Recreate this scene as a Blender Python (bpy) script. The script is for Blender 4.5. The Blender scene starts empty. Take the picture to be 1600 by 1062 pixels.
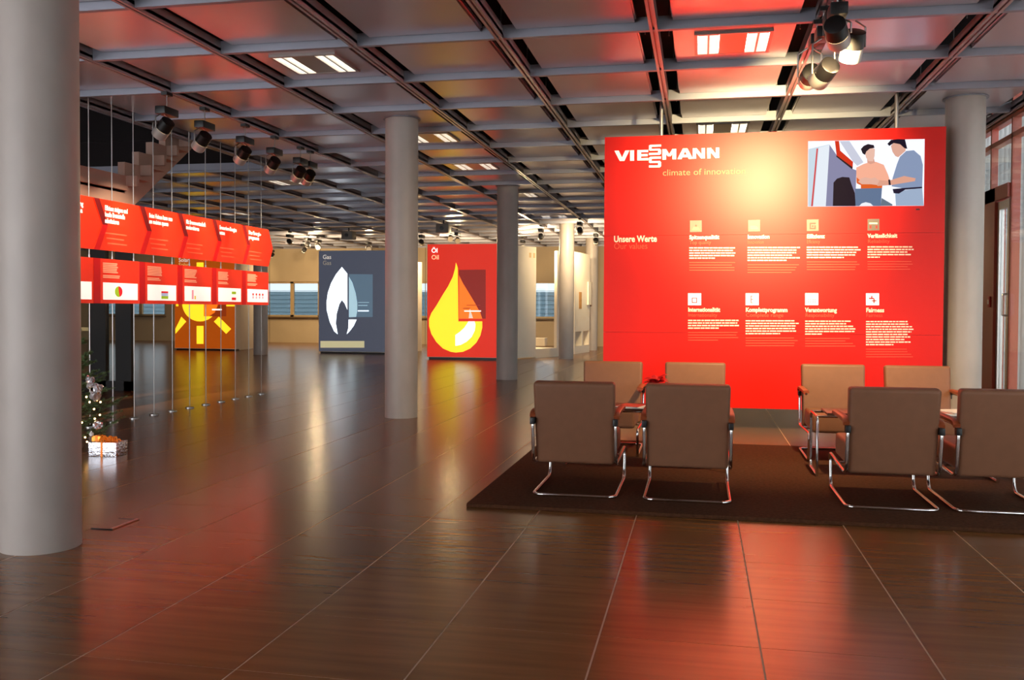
import bpy, bmesh, math, random
from mathutils import Vector, Matrix
random.seed(7)
scene = bpy.context.scene
COL = scene.collection
V3 = Vector

# ------------------------------------------------------------------ camera
F, YAW, PIT, ROLL, CY, EYE = 1448.16, -.2003, -.0234, .005, 515.9, 1.4136
fw = V3((math.sin(YAW)*math.cos(PIT), math.cos(YAW)*math.cos(PIT), math.sin(PIT)))
rt = V3((math.cos(YAW), -math.sin(YAW), 0))
upv = rt.cross(fw)
CR = rt*math.cos(ROLL) + upv*math.sin(ROLL)
CU = -rt*math.sin(ROLL) + upv*math.cos(ROLL)
CAM = V3((0, 0, EYE))
cam_data = bpy.data.cameras.new('camera')
cam = bpy.data.objects.new('camera', cam_data)
COL.objects.link(cam)
cam.matrix_world = Matrix(((CR.x, CU.x, -fw.x, 0), (CR.y, CU.y, -fw.y, 0), (CR.z, CU.z, -fw.z, EYE), (0, 0, 0, 1)))
cam_data.sensor_width = 36
cam_data.lens = F/1600*36
cam_data.shift_y = (CY-531)/1600
cam_data.clip_end = 300
scene.camera = cam


def ray(px, py): return fw + CR*((px-800)/F) + CU*((CY-py)/F)
def on_floor(px, py, z=0.): r = ray(px, py); return CAM + r*((z-EYE)/r.z)
def on_y(px, py, y): r = ray(px, py); return CAM + r*(y/r.y)
def on_x(px, py, x): r = ray(px, py); return CAM + r*(x/r.x)
def proj(p):
    d = V3(p)-CAM; z = d.dot(fw)
    if z < .05: return None
    return (800+F*d.dot(CR)/z, CY-F*d.dot(CU)/z)

# ------------------------------------------------------------------ light and exposure
world = bpy.data.worlds.new('overcast_sky')
scene.world = world
world.use_nodes = True
bg = world.node_tree.nodes['Background']
bg.inputs[0].default_value = (.93, .96, 1.0, 1)
bg.inputs[1].default_value = 4.9
scene.view_settings.view_transform = 'Standard'
scene.view_settings.look = 'None'
scene.view_settings.exposure = 0.2
scene.view_settings.gamma = 1.0
scene.view_settings.use_curve_mapping = False
WARM = (1.0, .74, .42)


def area_light(name, loc, target, sx, sy, power, color):
    l = bpy.data.lights.new(name, 'AREA'); l.shape = 'RECTANGLE'; l.size = sx; l.size_y = sy
    l.energy = power; l.color = color
    o = bpy.data.objects.new(name, l); COL.objects.link(o); o.location = loc
    o.rotation_euler = (V3(target)-V3(loc)).to_track_quat('-Z', 'Y').to_euler()
    return o

# ------------------------------------------------------------------ materials
def lin(c):
    out = []
    for v in c:
        v = v/255.
        out.append(v/12.92 if v <= .04045 else ((v+.055)/1.055)**2.4)
    return tuple(out)+(1.,)

MATS = {}
def mat(name, col, rough=.5, metal=0., emit=0., ecol=None, var=.0, scale=(6, 6, 6), spec=.5, bump=0., perobj=0., coat=0., detail=4):
    if name in MATS: return MATS[name]
    m = bpy.data.materials.new(name); m.use_nodes = True
    nt = m.node_tree; b = nt.nodes['Principled BSDF']
    c = lin(col) if max(col) > 1.001 else tuple(col)+(1.,)
    b.inputs['Base Color'].default_value = c
    b.inputs['Roughness'].default_value = rough
    b.inputs['Metallic'].default_value = metal
    b.inputs['Specular IOR Level'].default_value = spec
    if coat: b.inputs['Coat Weight'].default_value = coat; b.inputs['Coat Roughness'].default_value = .15
    if emit > 0:
        e = lin(ecol) if ecol else c
        b.inputs['Emission Color'].default_value = e
        b.inputs['Emission Strength'].default_value = emit
    if var or bump or perobj:
        geo = nt.nodes.new('ShaderNodeNewGeometry')
        mp = nt.nodes.new('ShaderNodeMapping'); mp.inputs['Scale'].default_value = scale
        nt.links.new(geo.outputs['Position'], mp.inputs['Vector'])
        no = nt.nodes.new('ShaderNodeTexNoise'); no.inputs['Scale'].default_value = 1.; no.inputs['Detail'].default_value = detail
        nt.links.new(mp.outputs[0], no.inputs['Vector'])
        fac = no.outputs['Fac']
        rmp = nt.nodes.new('ShaderNodeMapRange')
        rmp.inputs['From Min'].default_value = .25; rmp.inputs['From Max'].default_value = .75
        rmp.inputs['To Min'].default_value = 1-var; rmp.inputs['To Max'].default_value = 1+var
        nt.links.new(fac, rmp.inputs['Value'])
        val = rmp.outputs[0]
        if perobj:
            oi = nt.nodes.new('ShaderNodeObjectInfo')
            r2 = nt.nodes.new('ShaderNodeMapRange'); r2.inputs['To Min'].default_value = 1-perobj; r2.inputs['To Max'].default_value = 1+perobj
            nt.links.new(oi.outputs['Random'], r2.inputs['Value'])
            mu = nt.nodes.new('ShaderNodeMath'); mu.operation = 'MULTIPLY'
            nt.links.new(val, mu.inputs[0]); nt.links.new(r2.outputs[0], mu.inputs[1]); val = mu.outputs[0]
        vm = nt.nodes.new('ShaderNodeVectorMath'); vm.operation = 'SCALE'
        vm.inputs[0].default_value = c[:3]
        nt.links.new(val, vm.inputs['Scale'])
        nt.links.new(vm.outputs[0], b.inputs['Base Color'])
        if bump:
            bp = nt.nodes.new('ShaderNodeBump'); bp.inputs['Strength'].default_value = bump; bp.inputs['Distance'].default_value = .01
            nt.links.new(fac, bp.inputs['Height']); nt.links.new(bp.outputs[0], b.inputs['Normal'])
    MATS[name] = m
    return m

def glass_mat(name, tint):
    m = bpy.data.materials.new(name); m.use_nodes = True; nt = m.node_tree
    nt.nodes.remove(nt.nodes['Principled BSDF'])
    out = nt.nodes['Material Output']
    t = nt.nodes.new('ShaderNodeBsdfTransparent'); t.inputs[0].default_value = tint
    g = nt.nodes.new('ShaderNodeBsdfGlossy'); g.inputs['Roughness'].default_value = .03
    lw = nt.nodes.new('ShaderNodeLayerWeight'); lw.inputs[0].default_value = .5
    pw = nt.nodes.new('ShaderNodeMath'); pw.operation = 'POWER'; pw.inputs[1].default_value = 4.5
    fr = nt.nodes.new('ShaderNodeMath'); fr.operation = 'MULTIPLY_ADD'; fr.inputs[1].default_value = .75; fr.inputs[2].default_value = .04
    nt.links.new(lw.outputs['Facing'], pw.inputs[0]); nt.links.new(pw.outputs[0], fr.inputs[0])
    mx = nt.nodes.new('ShaderNodeMixShader')
    nt.links.new(fr.outputs[0], mx.inputs[0]); nt.links.new(t.outputs[0], mx.inputs[1]); nt.links.new(g.outputs[0], mx.inputs[2])
    nt.links.new(mx.outputs[0], out.inputs[0])
    return m
GLASS = glass_mat('clear_glass', (.93, .96, .96, 1))
GLASS_T = glass_mat('dimmed_window_glass', (.42, .45, .46, 1))  # tint added to dim daylight and glare from the back windows

M_TILE = mat('brown_porcelain_tile', (126, 82, 44), .235, var=.25, scale=(1.3, 16, 4), perobj=.12, spec=.5, detail=6)
M_GROUT = mat('pale_grout', (205, 176, 146), .8, var=.1)
M_CONC = mat('smooth_concrete', (174, 165, 158), .42, var=.07, scale=(5, 5, 3), spec=.35, bump=.02, detail=7)
M_CONC2 = mat('board_marked_concrete', (178, 158, 128), .8, var=.06, scale=(1.2, 3, 1.2), bump=.05, detail=6)
M_PANEL = mat('perforated_aluminium', (194, 186, 192), .28, metal=.55, var=.03, scale=(1.5, 1.5, 1.5))
M_BEAM = mat('grey_painted_beam', (150, 152, 165), .45, metal=.25, var=.04, scale=(3, 3, 3))
M_TRACK = mat('track_rail', (168, 156, 158), .38, metal=.35, var=.04, scale=(3, 3, 3))
M_PLENUM = mat('dark_plenum', (22, 18, 20), .9, var=.2, scale=(2, 2, 2))
M_VOID = mat('dark_stairwell', (24, 17, 19), .9, var=.15, scale=(1, 1, 1))  # near-black tone for the stairwell opening
M_RED = mat('red_laminate', (218, 20, 6), .41, var=.015, scale=(2, 2, 2), spec=.33)
M_CREAM = mat('cream_print', (250, 240, 215), .6, var=.02)
M_FAINT = mat('faint_red_print', (232, 92, 62), .6, var=.02)
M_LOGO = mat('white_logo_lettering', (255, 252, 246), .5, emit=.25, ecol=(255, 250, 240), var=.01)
M_CHROME = mat('chrome_tube', (225, 222, 220), .08, metal=1., var=.02)
M_LEATHER = mat('taupe_leather', (128, 86, 62), .48, var=.05, scale=(14, 14, 14), bump=.04, spec=.35)
M_ARM = mat('cognac_leather_strap', (150, 72, 38), .4, var=.06, scale=(20, 20, 20))
M_BLACK = mat('black_plastic', (18, 17, 18), .4, var=.1)
M_RUG = mat('brown_wool_rug', (74, 46, 30), .95, var=.30, scale=(40, 40, 40), spec=.1, bump=.5, detail=8)
M_STEEL = mat('brushed_steel', (190, 188, 186), .3, metal=.9, var=.04, scale=(20, 20, 20))
M_ALU = mat('satin_aluminium', (196, 190, 184), .35, metal=.45, var=.03, scale=(20, 20, 20))
M_WHITE = mat('white_board', (238, 228, 208), .6, var=.02, scale=(2, 2, 2))
M_REDFRAME = mat('red_brown_frame', (178, 84, 66), .4, var=.05, scale=(5, 5, 5))
M_SLATE = mat('slate_print', (70, 74, 90), .35, emit=.65, ecol=(72, 77, 92), var=.03)

# ------------------------------------------------------------------ mesh helpers
class MB:
    def __init__(s): s.v = []; s.f = []
    def add(s, vs, fs):
        n = len(s.v); s.v += [tuple(v) for v in vs]; s.f += [tuple(i+n for i in f) for f in fs]; return s
    def box(s, a, b):
        x0, y0, z0 = a; x1, y1, z1 = b
        return s.add([(x0, y0, z0), (x1, y0, z0), (x1, y1, z0), (x0, y1, z0), (x0, y0, z1), (x1, y0, z1), (x1, y1, z1), (x0, y1, z1)],
                     [(0, 3, 2, 1), (4, 5, 6, 7), (0, 1, 5, 4), (1, 2, 6, 5), (2, 3, 7, 6), (3, 0, 4, 7)])
    def prism(s, poly, n):
        """poly: 3d points of one face, extruded by vector n"""
        n = V3(n); p = [V3(q) for q in poly]; k = len(p)
        vs = p+[q+n for q in p]
        fs = [tuple(range(k)), tuple(range(2*k-1, k-1, -1))]+[(i, i+k, (i+1) % k+k, (i+1) % k) for i in range(k)]
        return s.add(vs, fs)
    def tube(s, pts, r, seg=10, cap=True):
        pts = [V3(p) for p in pts]; rs = r if isinstance(r, (list, tuple)) else [r]*len(pts)
        n = len(s.v); t0 = (pts[1]-pts[0]).normalized()
        ref = V3((0, 0, 1)) if abs(t0.z) < .9 else V3((1, 0, 0))
        a = t0.cross(ref).normalized()
        for i, p in enumerate(pts):
            t = (pts[min(i+1, len(pts)-1)]-pts[max(i-1, 0)]).normalized()
            a = (a - t*a.dot(t)).normalized(); b = t.cross(a)
            for k in range(seg):
                an = 2*math.pi*k/seg
                s.v.append(tuple(p+(a*math.cos(an)+b*math.sin(an))*rs[i]))
        for i in range(len(pts)-1):
            for k in range(seg):
                s.f.append((n+i*seg+k, n+i*seg+(k+1) % seg, n+(i+1)*seg+(k+1) % seg, n+(i+1)*seg+k))
        if cap:
            s.f.append(tuple(n+k for k in range(seg-1, -1, -1)))
            e = n+(len(pts)-1)*seg
            s.f.append(tuple(e+k for k in range(seg)))
        return s
    def sphere(s, c, r, seg=10, rings=6, sc=(1, 1, 1)):
        c = V3(c); n = len(s.v)
        s.v.append(tuple(c+V3((0, 0, r*sc[2]))))
        for i in range(1, rings):
            t = math.pi*i/rings
            for k in range(seg):
                an = 2*math.pi*k/seg
                s.v.append((c.x+r*sc[0]*math.sin(t)*math.cos(an), c.y+r*sc[1]*math.sin(t)*math.sin(an), c.z+r*sc[2]*math.cos(t)))
        s.v.append(tuple(c-V3((0, 0, r*sc[2])))); e = len(s.v)-1
        for k in range(seg):
            s.f.append((n, n+1+k, n+1+(k+1) % seg))
            s.f.append((e, e-seg+(k+1) % seg, e-seg+k))
        for i in range(rings-2):
            for k in range(seg):
                a = n+1+i*seg
                s.f.append((a+k, a+seg+k, a+seg+(k+1) % seg, a+(k+1) % seg))
        return s
    def mesh(s, name, m, smooth=False):
        me = bpy.data.meshes.new(name); me.from_pydata(s.v, [], s.f); me.update()
        if smooth:
            me.polygons.foreach_set('use_smooth', [True]*len(me.polygons))
            try: me.set_sharp_from_angle(angle=math.radians(40))
            except Exception: pass
        me.materials.append(m)
        return me
    def build(s, name, m, parent=None, smooth=False, bevel=0, seg=2, loc=None):
        me = s.mesh(name, m, smooth)
        if bevel:
            bm = bmesh.new(); bm.from_mesh(me)
            bmesh.ops.bevel(bm, geom=bm.edges[:], offset=bevel, segments=seg, profile=.6, affect='EDGES', clamp_overlap=True)
            bm.to_mesh(me); bm.free()
            me.polygons.foreach_set('use_smooth', [True]*len(me.polygons))
            try: me.set_sharp_from_angle(angle=math.radians(50))
            except Exception: pass
        return link(name, me, parent, loc)

def link(name, me, parent=None, loc=None):
    o = bpy.data.objects.new(name, me); COL.objects.link(o)
    if parent: o.parent = parent
    if loc is not None: o.location = loc
    return o

def fillet(pts, r, n=6):
    pts = [V3(p) for p in pts]; out = [pts[0]]
    for i in range(1, len(pts)-1):
        a, b, c = pts[i-1], pts[i], pts[i+1]
        d1 = (a-b); d2 = (c-b); rr = min(r, d1.length*.49, d2.length*.49)
        p, q = b+d1.normalized()*rr, b+d2.normalized()*rr
        for k in range(n+1):
            t = k/n; out.append(p*(1-t)**2+b*2*t*(1-t)+q*t*t)
    out.append(pts[-1])
    return out

def thing(name, label, cat, loc=(0, 0, 0), rotz=0., group=None):
    o = bpy.data.objects.new(name, None); COL.objects.link(o); o.location = loc; o.rotation_euler = (0, 0, rotz)
    o.empty_display_size = .1
    return tag(o, label, cat, group)
def tag(o, label=None, cat=None, group=None, kind=None):
    if label: o['label'] = label
    if cat: o['category'] = cat
    if group: o['group'] = group
    if kind: o['kind'] = kind
    return o
def struct(o, label=None): o['kind'] = 'structure'; return tag(o, label)
def copy_tree(o, parent=None):
    c = o.copy(); COL.objects.link(c)
    if parent: c.parent = parent
    for ch in list(o.children): copy_tree(ch, c)
    return c

def text_mesh(body, size, thick=0., extrude=.001, sx=1.):
    cu = bpy.data.curves.new('lettering', 'FONT'); cu.body = body; cu.size = size; cu.offset = thick; cu.extrude = extrude
    cu.resolution_u = 3; cu.space_line = .92
    o = bpy.data.objects.new('lettering_tmp', cu); COL.objects.link(o)
    dg = bpy.context.evaluated_depsgraph_get(); dg.update()
    me = bpy.data.meshes.new_from_object(o.evaluated_get(dg))
    bpy.data.objects.remove(o); bpy.data.curves.remove(cu)
    if sx != 1.:
        for v in me.vertices: v.co.x *= sx
    return me
def lettering(name, body, size, loc, axis, m, parent, thick=0., fit=None):
    """axis 'y': reads along +x facing -y; axis 'x': reads along +y facing +x"""
    me = text_mesh(body, size, thick)
    if fit:
        xs = [v.co.x for v in me.vertices]; w = max(xs)-min(xs)
        for v in me.vertices: v.co.x *= fit/w
    me.materials.clear(); me.materials.append(m)
    o = link(name, me, parent, loc)
    o.rotation_euler = (math.pi/2, 0, 0) if axis == 'y' else (math.pi/2, 0, math.pi/2)
    return o

# ================================================================== SETTING
X0, X1, YB = -26.0, 3.64, 35.05         # left wall, facade, back wall
MOD = 1.35; RX = -.411; BY = 6.702      # ceiling grid module, rail 0, beam 0
T = .675; TX = -3.116; TY = 3.302       # floor tiles

# floor -------------------------------------------------------------
floor = struct(MB().box((X0-.2, -3, -.25), (X1+6, YB+.3, -.0012)).build('floor', M_GROUT))
cells = []
for i in range(int((X0-TX)/T)-1, int((X1+.3-TX)/T)+1):
    for j in range(-9, 47):
        x, y = TX+T*i, TY+T*j
        ps = [proj((x+a, y+b, 0)) for a in (0, T) for b in (0, T)]
        vis = all(ps)
        if vis:
            xs = [p[0] for p in ps]; ys = [p[1] for p in ps]
            vis = max(xs) > 0 and min(xs) < 1600 and min(ys) < 1062
            cx, cy_ = min(1600, max(xs))-max(0, min(xs)), min(1062, max(ys))-max(0, min(ys))
            # behind the near column
            ar = cx*cy_ if vis and not max(xs) < 100 else 0
        else: ar = 0
        cells.append((ar, x, y))
cells.sort(reverse=True)
tile_me = MB().box((.004, .002, -.02), (T-.004, T-.002, 0)).mesh('tile', M_TILE)
for ar, x, y in cells[:298]: link('tile', tile_me, floor, (x, y, 0))
mb = MB()
for ar, x, y in cells[298:]: mb.box((x+.004, y+.002, -.02), (x+T-.004, y+T-.002, 0))
tag(mb.build('distant_tiles', M_TILE, floor), kind='stuff')

# ceiling ------------------------------------------------------------
ZB, ZP = 3.79, 3.855                    # underside of beams, underside of panels
VX = RX-5*MOD                           # edge of stairwell void
VY0, VY1 = BY-1*MOD, BY+6*MOD
mb = MB()
ZC = 4.35
mb.box((VX, -3, ZC), (X1+.75, YB+.3, ZC+.2)).box((X0-.2, VY1, ZC), (VX, YB+.3, ZC+.2)).box((X0-.2, -3, ZC), (VX, VY0, ZC+.2)).box((X0-.2, VY0, ZC), (VX-6.2, VY1, ZC+.2))
ceiling = struct(mb.build('ceiling', M_PLENUM))
def in_void(x, y): return VX-6.2 < x < VX and VY0 < y < VY1
cells = []
for k in range(-19, 3):
    for j in range(-7, 21):
        cx, cy_ = RX+MOD*(k+.5), BY+MOD*(j+.5)
        if in_void(cx, cy_) or cx < X0: continue
        ps = [proj((cx+a, cy_+b, ZP)) for a in (-.52, .52) for b in (-.63, .63)]
        ar = 0
        if all(ps):
            xs = [p[0] for p in ps]; ys = [p[1] for p in ps]
            if max(xs) > 100 and min(xs) < 1600 and max(ys) > 0:
                ar = (min(1600, max(xs))-max(100, min(xs)))*(max(ys)-max(0, min(ys)))
        cells.append((ar, cx, cy_))
cells.sort(reverse=True)
def panel_mb(mb, x, y):
    w, d = .515, .625
    mb.box((x-w, y-d, ZP), (x+w, y+d, ZP+.03))
    mb.box((x-w-.012, y-d-.012, ZP+.03), (x+w+.012, y+d+.012, ZP+.06))
pm = MB(); panel_mb(pm, 0, 0); panel_me = pm.mesh('ceiling_panel', M_PANEL)
for ar, x, y in cells[:298]: link('ceiling_panel', panel_me, ceiling, (x, y, 0))
mb = MB()
for ar, x, y in cells[298:]: panel_mb(mb, x, y)
tag(mb.build('distant_ceiling_panels', M_PANEL, ceiling), kind='stuff')
for j in range(-7, 22):
    y = BY+MOD*j
    if VY0-.1 < y < VY1-.1:
        mb = MB().box((VX-.03, y-.028, ZB), (X1, y+.028, ZP+.05))
    else: mb = MB().box((X0, y-.028, ZB), (X1, y+.028, ZP+.05))
    mb.build('cross_beam', M_BEAM, ceiling)
for k in range(-18, 4):
    x = RX+MOD*k
    y0, y1 = -2.7, YB
    if VX-6.2 < x < VX-.1: y0 = VY1
    mb = MB()
    mb.box((x-.034, y0, ZB-.006), (x-.010, y1, ZB+.05)).box((x+.010, y0, ZB-.006), (x+.034, y1, ZB+.05)).box((x-.034, y0, ZB+.02), (x+.034, y1, ZP+.05))
    mb.build('track_rail', M_TRACK, ceiling)
# fascia of the void
MB().box((VX-.06, VY0, ZB-.01), (VX-.035, VY1, ZC)).build('fascia', M_BEAM, ceiling)
MB().box((VX-6.2, VY1+.03, ZB-.03), (VX, VY1+.06, ZB+.05)).build('fascia', M_BEAM, ceiling)
MB().box((VX-6.2, VY1+.03, ZB+.05), (VX, VY1+.06, ZC)).build('upper_fascia', M_VOID, ceiling)  # upper part of the fascia in the dark stairwell tone
# small hangers in the plenum gaps
for k in (-1, 0, 1, 2):
    for j in range(0, 5):
        for s in (-.1, .11):
            x, y = RX+MOD*k+s, BY+MOD*j+.35+.2*random.random()
            MB().tube([(x, y, ZB+.10), (x+.01, y+.02, ZC)], .005, 5).build('hanger_wire', M_STEEL, ceiling)

# stairwell ----------------------------------------------------------
mb = MB()
W0, W1 = VX-6.2, VX-.062
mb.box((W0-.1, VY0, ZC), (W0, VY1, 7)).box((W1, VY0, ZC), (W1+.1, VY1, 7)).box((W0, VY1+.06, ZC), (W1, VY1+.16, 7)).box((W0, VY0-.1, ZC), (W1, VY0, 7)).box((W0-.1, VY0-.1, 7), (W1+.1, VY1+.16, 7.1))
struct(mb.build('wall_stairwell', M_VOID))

# walls ---------------------------------------------------------------
WIN = [(-25.2, -21.9), (-18.4, -15.07), (-11.6, -9.0), (-6.9, -5.35)]
WZ0, WZ1 = 1.04, 2.46
mb = MB()
yb0, yb1 = YB, YB+.3
mb.box((X0-.3, yb0, 0), (X1+.3, yb1, WZ0)).box((X0-.3, yb0, WZ1), (X1+.3, yb1, ZC))
edges = [X0-.3]+[e for w in WIN for e in w]+[X1+.3]
for a, b in zip(edges[::2], edges[1::2]): mb.box((a, yb0, WZ0), (b, yb1, WZ1))
wall_back = struct(mb.build('wall_back', M_CONC2))
# formwork joints and tie holes of the concrete back wall
mb = MB()
for x in [X0+2.2*i for i in range(1, 14)]: mb.box((x-.012, YB-.004, 0), (x+.012, YB+.01, ZB))
mb.build('formwork_joint', mat('concrete_joint', (120, 100, 74), .9, var=.1), wall_back)
struct(MB().box((X0-.3, -3, 0), (X0, YB, ZC)).build('wall_left', M_CONC2))
# wall behind the viewer, unseen, left open on one half to steer daylight in
struct(MB().box((-3.6, -3.3, 0), (X1+.3, -3, ZC)).box((X0-.3, -3.3, 0), (-18, -3, ZC)).box((-18, -3.3, 3.7), (-3.6, -3, ZC)).build('wall_rear_unseen', M_CONC2))
M_WFRAME = mat('beige_window_frame', (176, 150, 110), .5, var=.04)
for n, (a, b) in enumerate(WIN):
    w = struct(thing('window_%d' % (n+1), None, None, ((a+b)/2, YB+.12, WZ0)))
    hw = (b-a)/2; H = WZ1-WZ0
    mb = MB().box((-hw, -.06, 0), (hw, .06, .07)).box((-hw, -.06, H-.07), (hw, .06, H)).box((-hw, -.06, 0), (-hw+.06, .06, H)).box((hw-.06, -.06, 0), (hw, .06, H))
    nm = 1 if hw < 1 else 2
    xs = [-hw+.06]
    for i in range(1, nm+0):
        c = hw-.06-1.12
        mb.box((c-.07, -.06, 0), (c+.07, .06, H)); xs += [c-.07, c+.07]
    xs.append(hw-.06)
    mb.build('window_frame', M_WFRAME, w)
    MB().box((-hw-.05, -.30, -.05), (hw+.05, -.02, 0)).build('window_sill', mat('dark_sill', (92, 72, 48), .5, var=.05), w)
    for p, q in zip(xs[::2], xs[1::2]): MB().box((p, -.006, .07), (q, .006, H-.07)).build('pane', GLASS_T, w)

# facade on the right --------------------------------------------------
XF = X1+.02
def fbox(mb, y0, y1, z0, z1, t=.05): return mb.box((XF, y0, z0), (XF+t*2, y1, z1))
MULL = [-2.7, .3, 3.3, 6.3, 9.2, 12.19, 15.2, 18.2, 21.2, 24.2, 27.2, 30.2, 33.2, 35.0]
wr = struct(thing('wall_right', None, None, (0, 0, 0)))
for y in MULL: fbox(MB(), y-.02, y+.02, 0, ZB+.3).build('mullion', M_REDFRAME, wr)
fbox(MB(), 12.98, 13.03, 2.97, ZB+.3, .04).build('mullion', M_REDFRAME, wr)
fbox(MB(), -2.7, 35, 3.50, 3.56).build('transom', M_REDFRAME, wr)
fbox(MB(), -2.7, 35, 3.74, 3.80).build('transom', M_REDFRAME, wr)
fbox(MB(), -2.7, 35, 0, .08).build('sill_rail', M_REDFRAME, wr)
for a, b in zip(MULL[:-1], MULL[1:]):
    if a == 12.19: continue
    fbox(MB(), a+.02, b-.02, .08, 3.5, .006).build('pane', GLASS, wr)
    fbox(MB(), a+.02, b-.02, 3.56, 3.74, .006).build('pane', GLASS, wr)
fbox(MB(), 12.21, 12.98, 2.99, 3.5, .006).build('pane', GLASS, wr)
fbox(MB(), 13.03, 15.18, 2.99, 3.5, .006).build('pane', GLASS, wr)
fbox(MB(), 13.25, 15.18, .08, 2.9, .006).build('pane', GLASS, wr)
# red door in the facade
door = struct(thing('door_1', None, None, (XF, 12.19, 0)))
mb = MB().box((-.03, .52, 0), (.10, 1.05, 2.97)).box((-.03, .02, 2.80), (.10, 1.05, 2.97))
mb.build('door_frame', M_REDFRAME, door)
lf = MB().box((.0, .05, .02), (.06, .12, 2.78)).box((.0, .43, .02), (.06, .50, 2.78)).box((0, .12, .02), (.06, .43, .14)).box((0, .12, 2.68), (.06, .43, 2.78)).build('door_leaf', M_STEEL, door)
MB().box((.02, .12, .14), (.032, .43, 2.68)).build('pane', GLASS, lf)
MB().tube(fillet([(-.0, .085, 1.36), (-.05, .085, 1.36), (-.05, .085, 1.62), (-.0, .085, 1.62)], .02), .012, 8).build('door_handle', M_STEEL, lf, True)
cp = thing('call_point', 'small red emergency call point box on the red door frame', 'alarm', (XF-.03, 12.19+.66, 1.46))
MB().box((-.02, -.055, 0), (0, .055, .14)).build('housing', mat('alarm_red', (190, 18, 22), .35, var=.03), cp, bevel=.008)
MB().box((-.024, -.028, .04), (-.019, .028, .10)).build('push_plate', mat('alarm_white', (235, 225, 225), .4, var=.02), cp)
# pale vertical blind slats outside the facade
bl = thing('vertical_blind', 'pale grey vertical blind hanging outside the glass facade', 'blind', (XF+.55, -2.9, 0))
M_SLAT = mat('pale_blind_fabric', (205, 208, 205), .8, var=.04, scale=(3, 3, .4))
_nt = M_SLAT.node_tree; _tr = _nt.nodes.new('ShaderNodeBsdfTranslucent'); _tr.inputs[0].default_value = (.27, .285, .29, 1)
_mx = _nt.nodes.new('ShaderNodeMixShader'); _mx.inputs[0].default_value = .5
_nt.links.new(_nt.nodes['Principled BSDF'].outputs[0], _mx.inputs[1]); _nt.links.new(_tr.outputs[0], _mx.inputs[2])
_nt.links.new(_mx.outputs[0], _nt.nodes['Material Output'].inputs[0])
slat = MB().add([(0, 0, .03), (.012, .11, .03), (0, .22, .03), (0, 0, 4.3), (.012, .11, 4.3), (0, .22, 4.3)], [(0, 1, 4, 3), (1, 2, 5, 4)]).mesh('slat', M_SLAT)
for i in range(190):  # visible stretch plus unseen slats added to cut daylight
    o = link('slat', slat, bl, (0, .2*i, 0)); o.rotation_euler = (0, 0, .35)
MB().box((-.04, -.1, 4.28), (.04, 38.0, 4.34)).build('head_rail', M_STEEL, bl)
MB().box((-.05, -.1, 0), (.05, 38.0, .03)).build('floor_rail', M_STEEL, bl)

# things outside the back windows
ext = thing('office_building', 'blue-grey office block seen outside through the back windows', 'building', (-12, 62, 0))
MB().box((-50, 0, 0), (40, 6, 2.55)).build('wall', mat('blue_grey_cladding', (142, 164, 174), .7, emit=.0, var=.08, scale=(.3, .3, 3)), ext)
for i in range(9): MB().box((-50, -.05, .3*i+.2), (40, 0, .3*i+.23)).build('cladding_joint', mat('cladding_joint', (122, 146, 158), .7, var=.05), ext)
g = MB().box((-120, YB+.31, -.3), (80, 160, -.02)).build('ground', mat('outdoor_paving', (140, 140, 138), .9, var=.08, scale=(1, 1, 1))); struct(g)

# ================================================================== COLUMNS
def column(loc, r, label, top=ZP):
    t = thing('column', label, 'column', loc, 0, 'round concrete columns')
    n = 48
    MB().tube([(0, 0, 0), (0, 0, .02), (0, 0, 1), (0, 0, 2), (0, 0, 3), (0, 0, top-.002)], r, n).build('shaft', M_CONC, t, True)
    MB().tube([(0, 0, top-.012), (0, 0, top-.001)], r+.03, n).build('top_ring', M_BEAM, t, True)
column((-3.80, 4.78, 0), .22, 'thick round grey concrete column beside the decorated fir tree')
column((-3.80, 11.5, 0), .212, 'round concrete column standing between the blue flame board and the red drop board')
column((-3.785, 18.15, 0), .212, 'round concrete column overlapping the white side of the yellow drop board')
column((-3.725, 26.1, 0), .212, 'slim far concrete column in front of the white display booth')
column((-3.66, 31.7, 0), .212, 'farthest concrete column between white booth and the big red wall')
column((2.962, 11.52, 0), .212, 'tan concrete column behind the screen end of the big red wall')
column((-12.9, 25.7, 0), .212, 'far concrete column behind the end of the hanging red panels')
column((-18.6, 24.6, 0), .212, 'far concrete column seen through the dark glazed door')

# ================================================================== STAIRCASE
st = thing('staircase', 'pale concrete staircase rising through the dark opening above the hanging panels', 'staircase', (-7.4, 0, 0))
M_STAIR = mat('pale_stair_concrete', (184, 148, 132), .7, var=.05, scale=(2, 2, 2))
MB().box((-2.2, 6.5, 2.90), (0, 10.92, 3.0)).build('landing', M_STAIR, st)
MB().box((-.08, 6.5, 2.40), (0, 10.92, 3.13)).build('landing_parapet', M_STAIR, st)
MB().box((0, 6.5, 2.93), (.05, 10.92, 2.99)).build('parapet_ledge', M_STAIR, st)
mb = MB(); prof = [(10.92, 2.62)]
y, z = 10.92, 3.307
prof.append((10.92, 3.307))
NS = 8
for i in range(NS):
    y2 = 10.92+.315*(i+1)
    prof.append((y2, 3.307+.185*i))
    if i < NS-1: prof.append((y2, 3.307+.185*(i+1)))
prof.append((10.92+.315*NS, 4.72-.1)); prof.append((13.05, 4.10)); prof.append((10.98, 2.66))
MB().prism([(0, a, b) for a, b in prof], (-.10, 0, 0)).build('stringer', M_STAIR, st)
for i in range(NS):
    y0 = 10.95+.315*i; z0 = 3.13+.185*i
    MB().box((-.1, y0, z0-.045), (.16, y0+.33, z0)).build('tread', M_STAIR, st)
    MB().box((-.1, y0+.0, z0-.14), (.16, y0+.05, z0-.045)).build('riser', M_STAIR, st)
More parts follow.
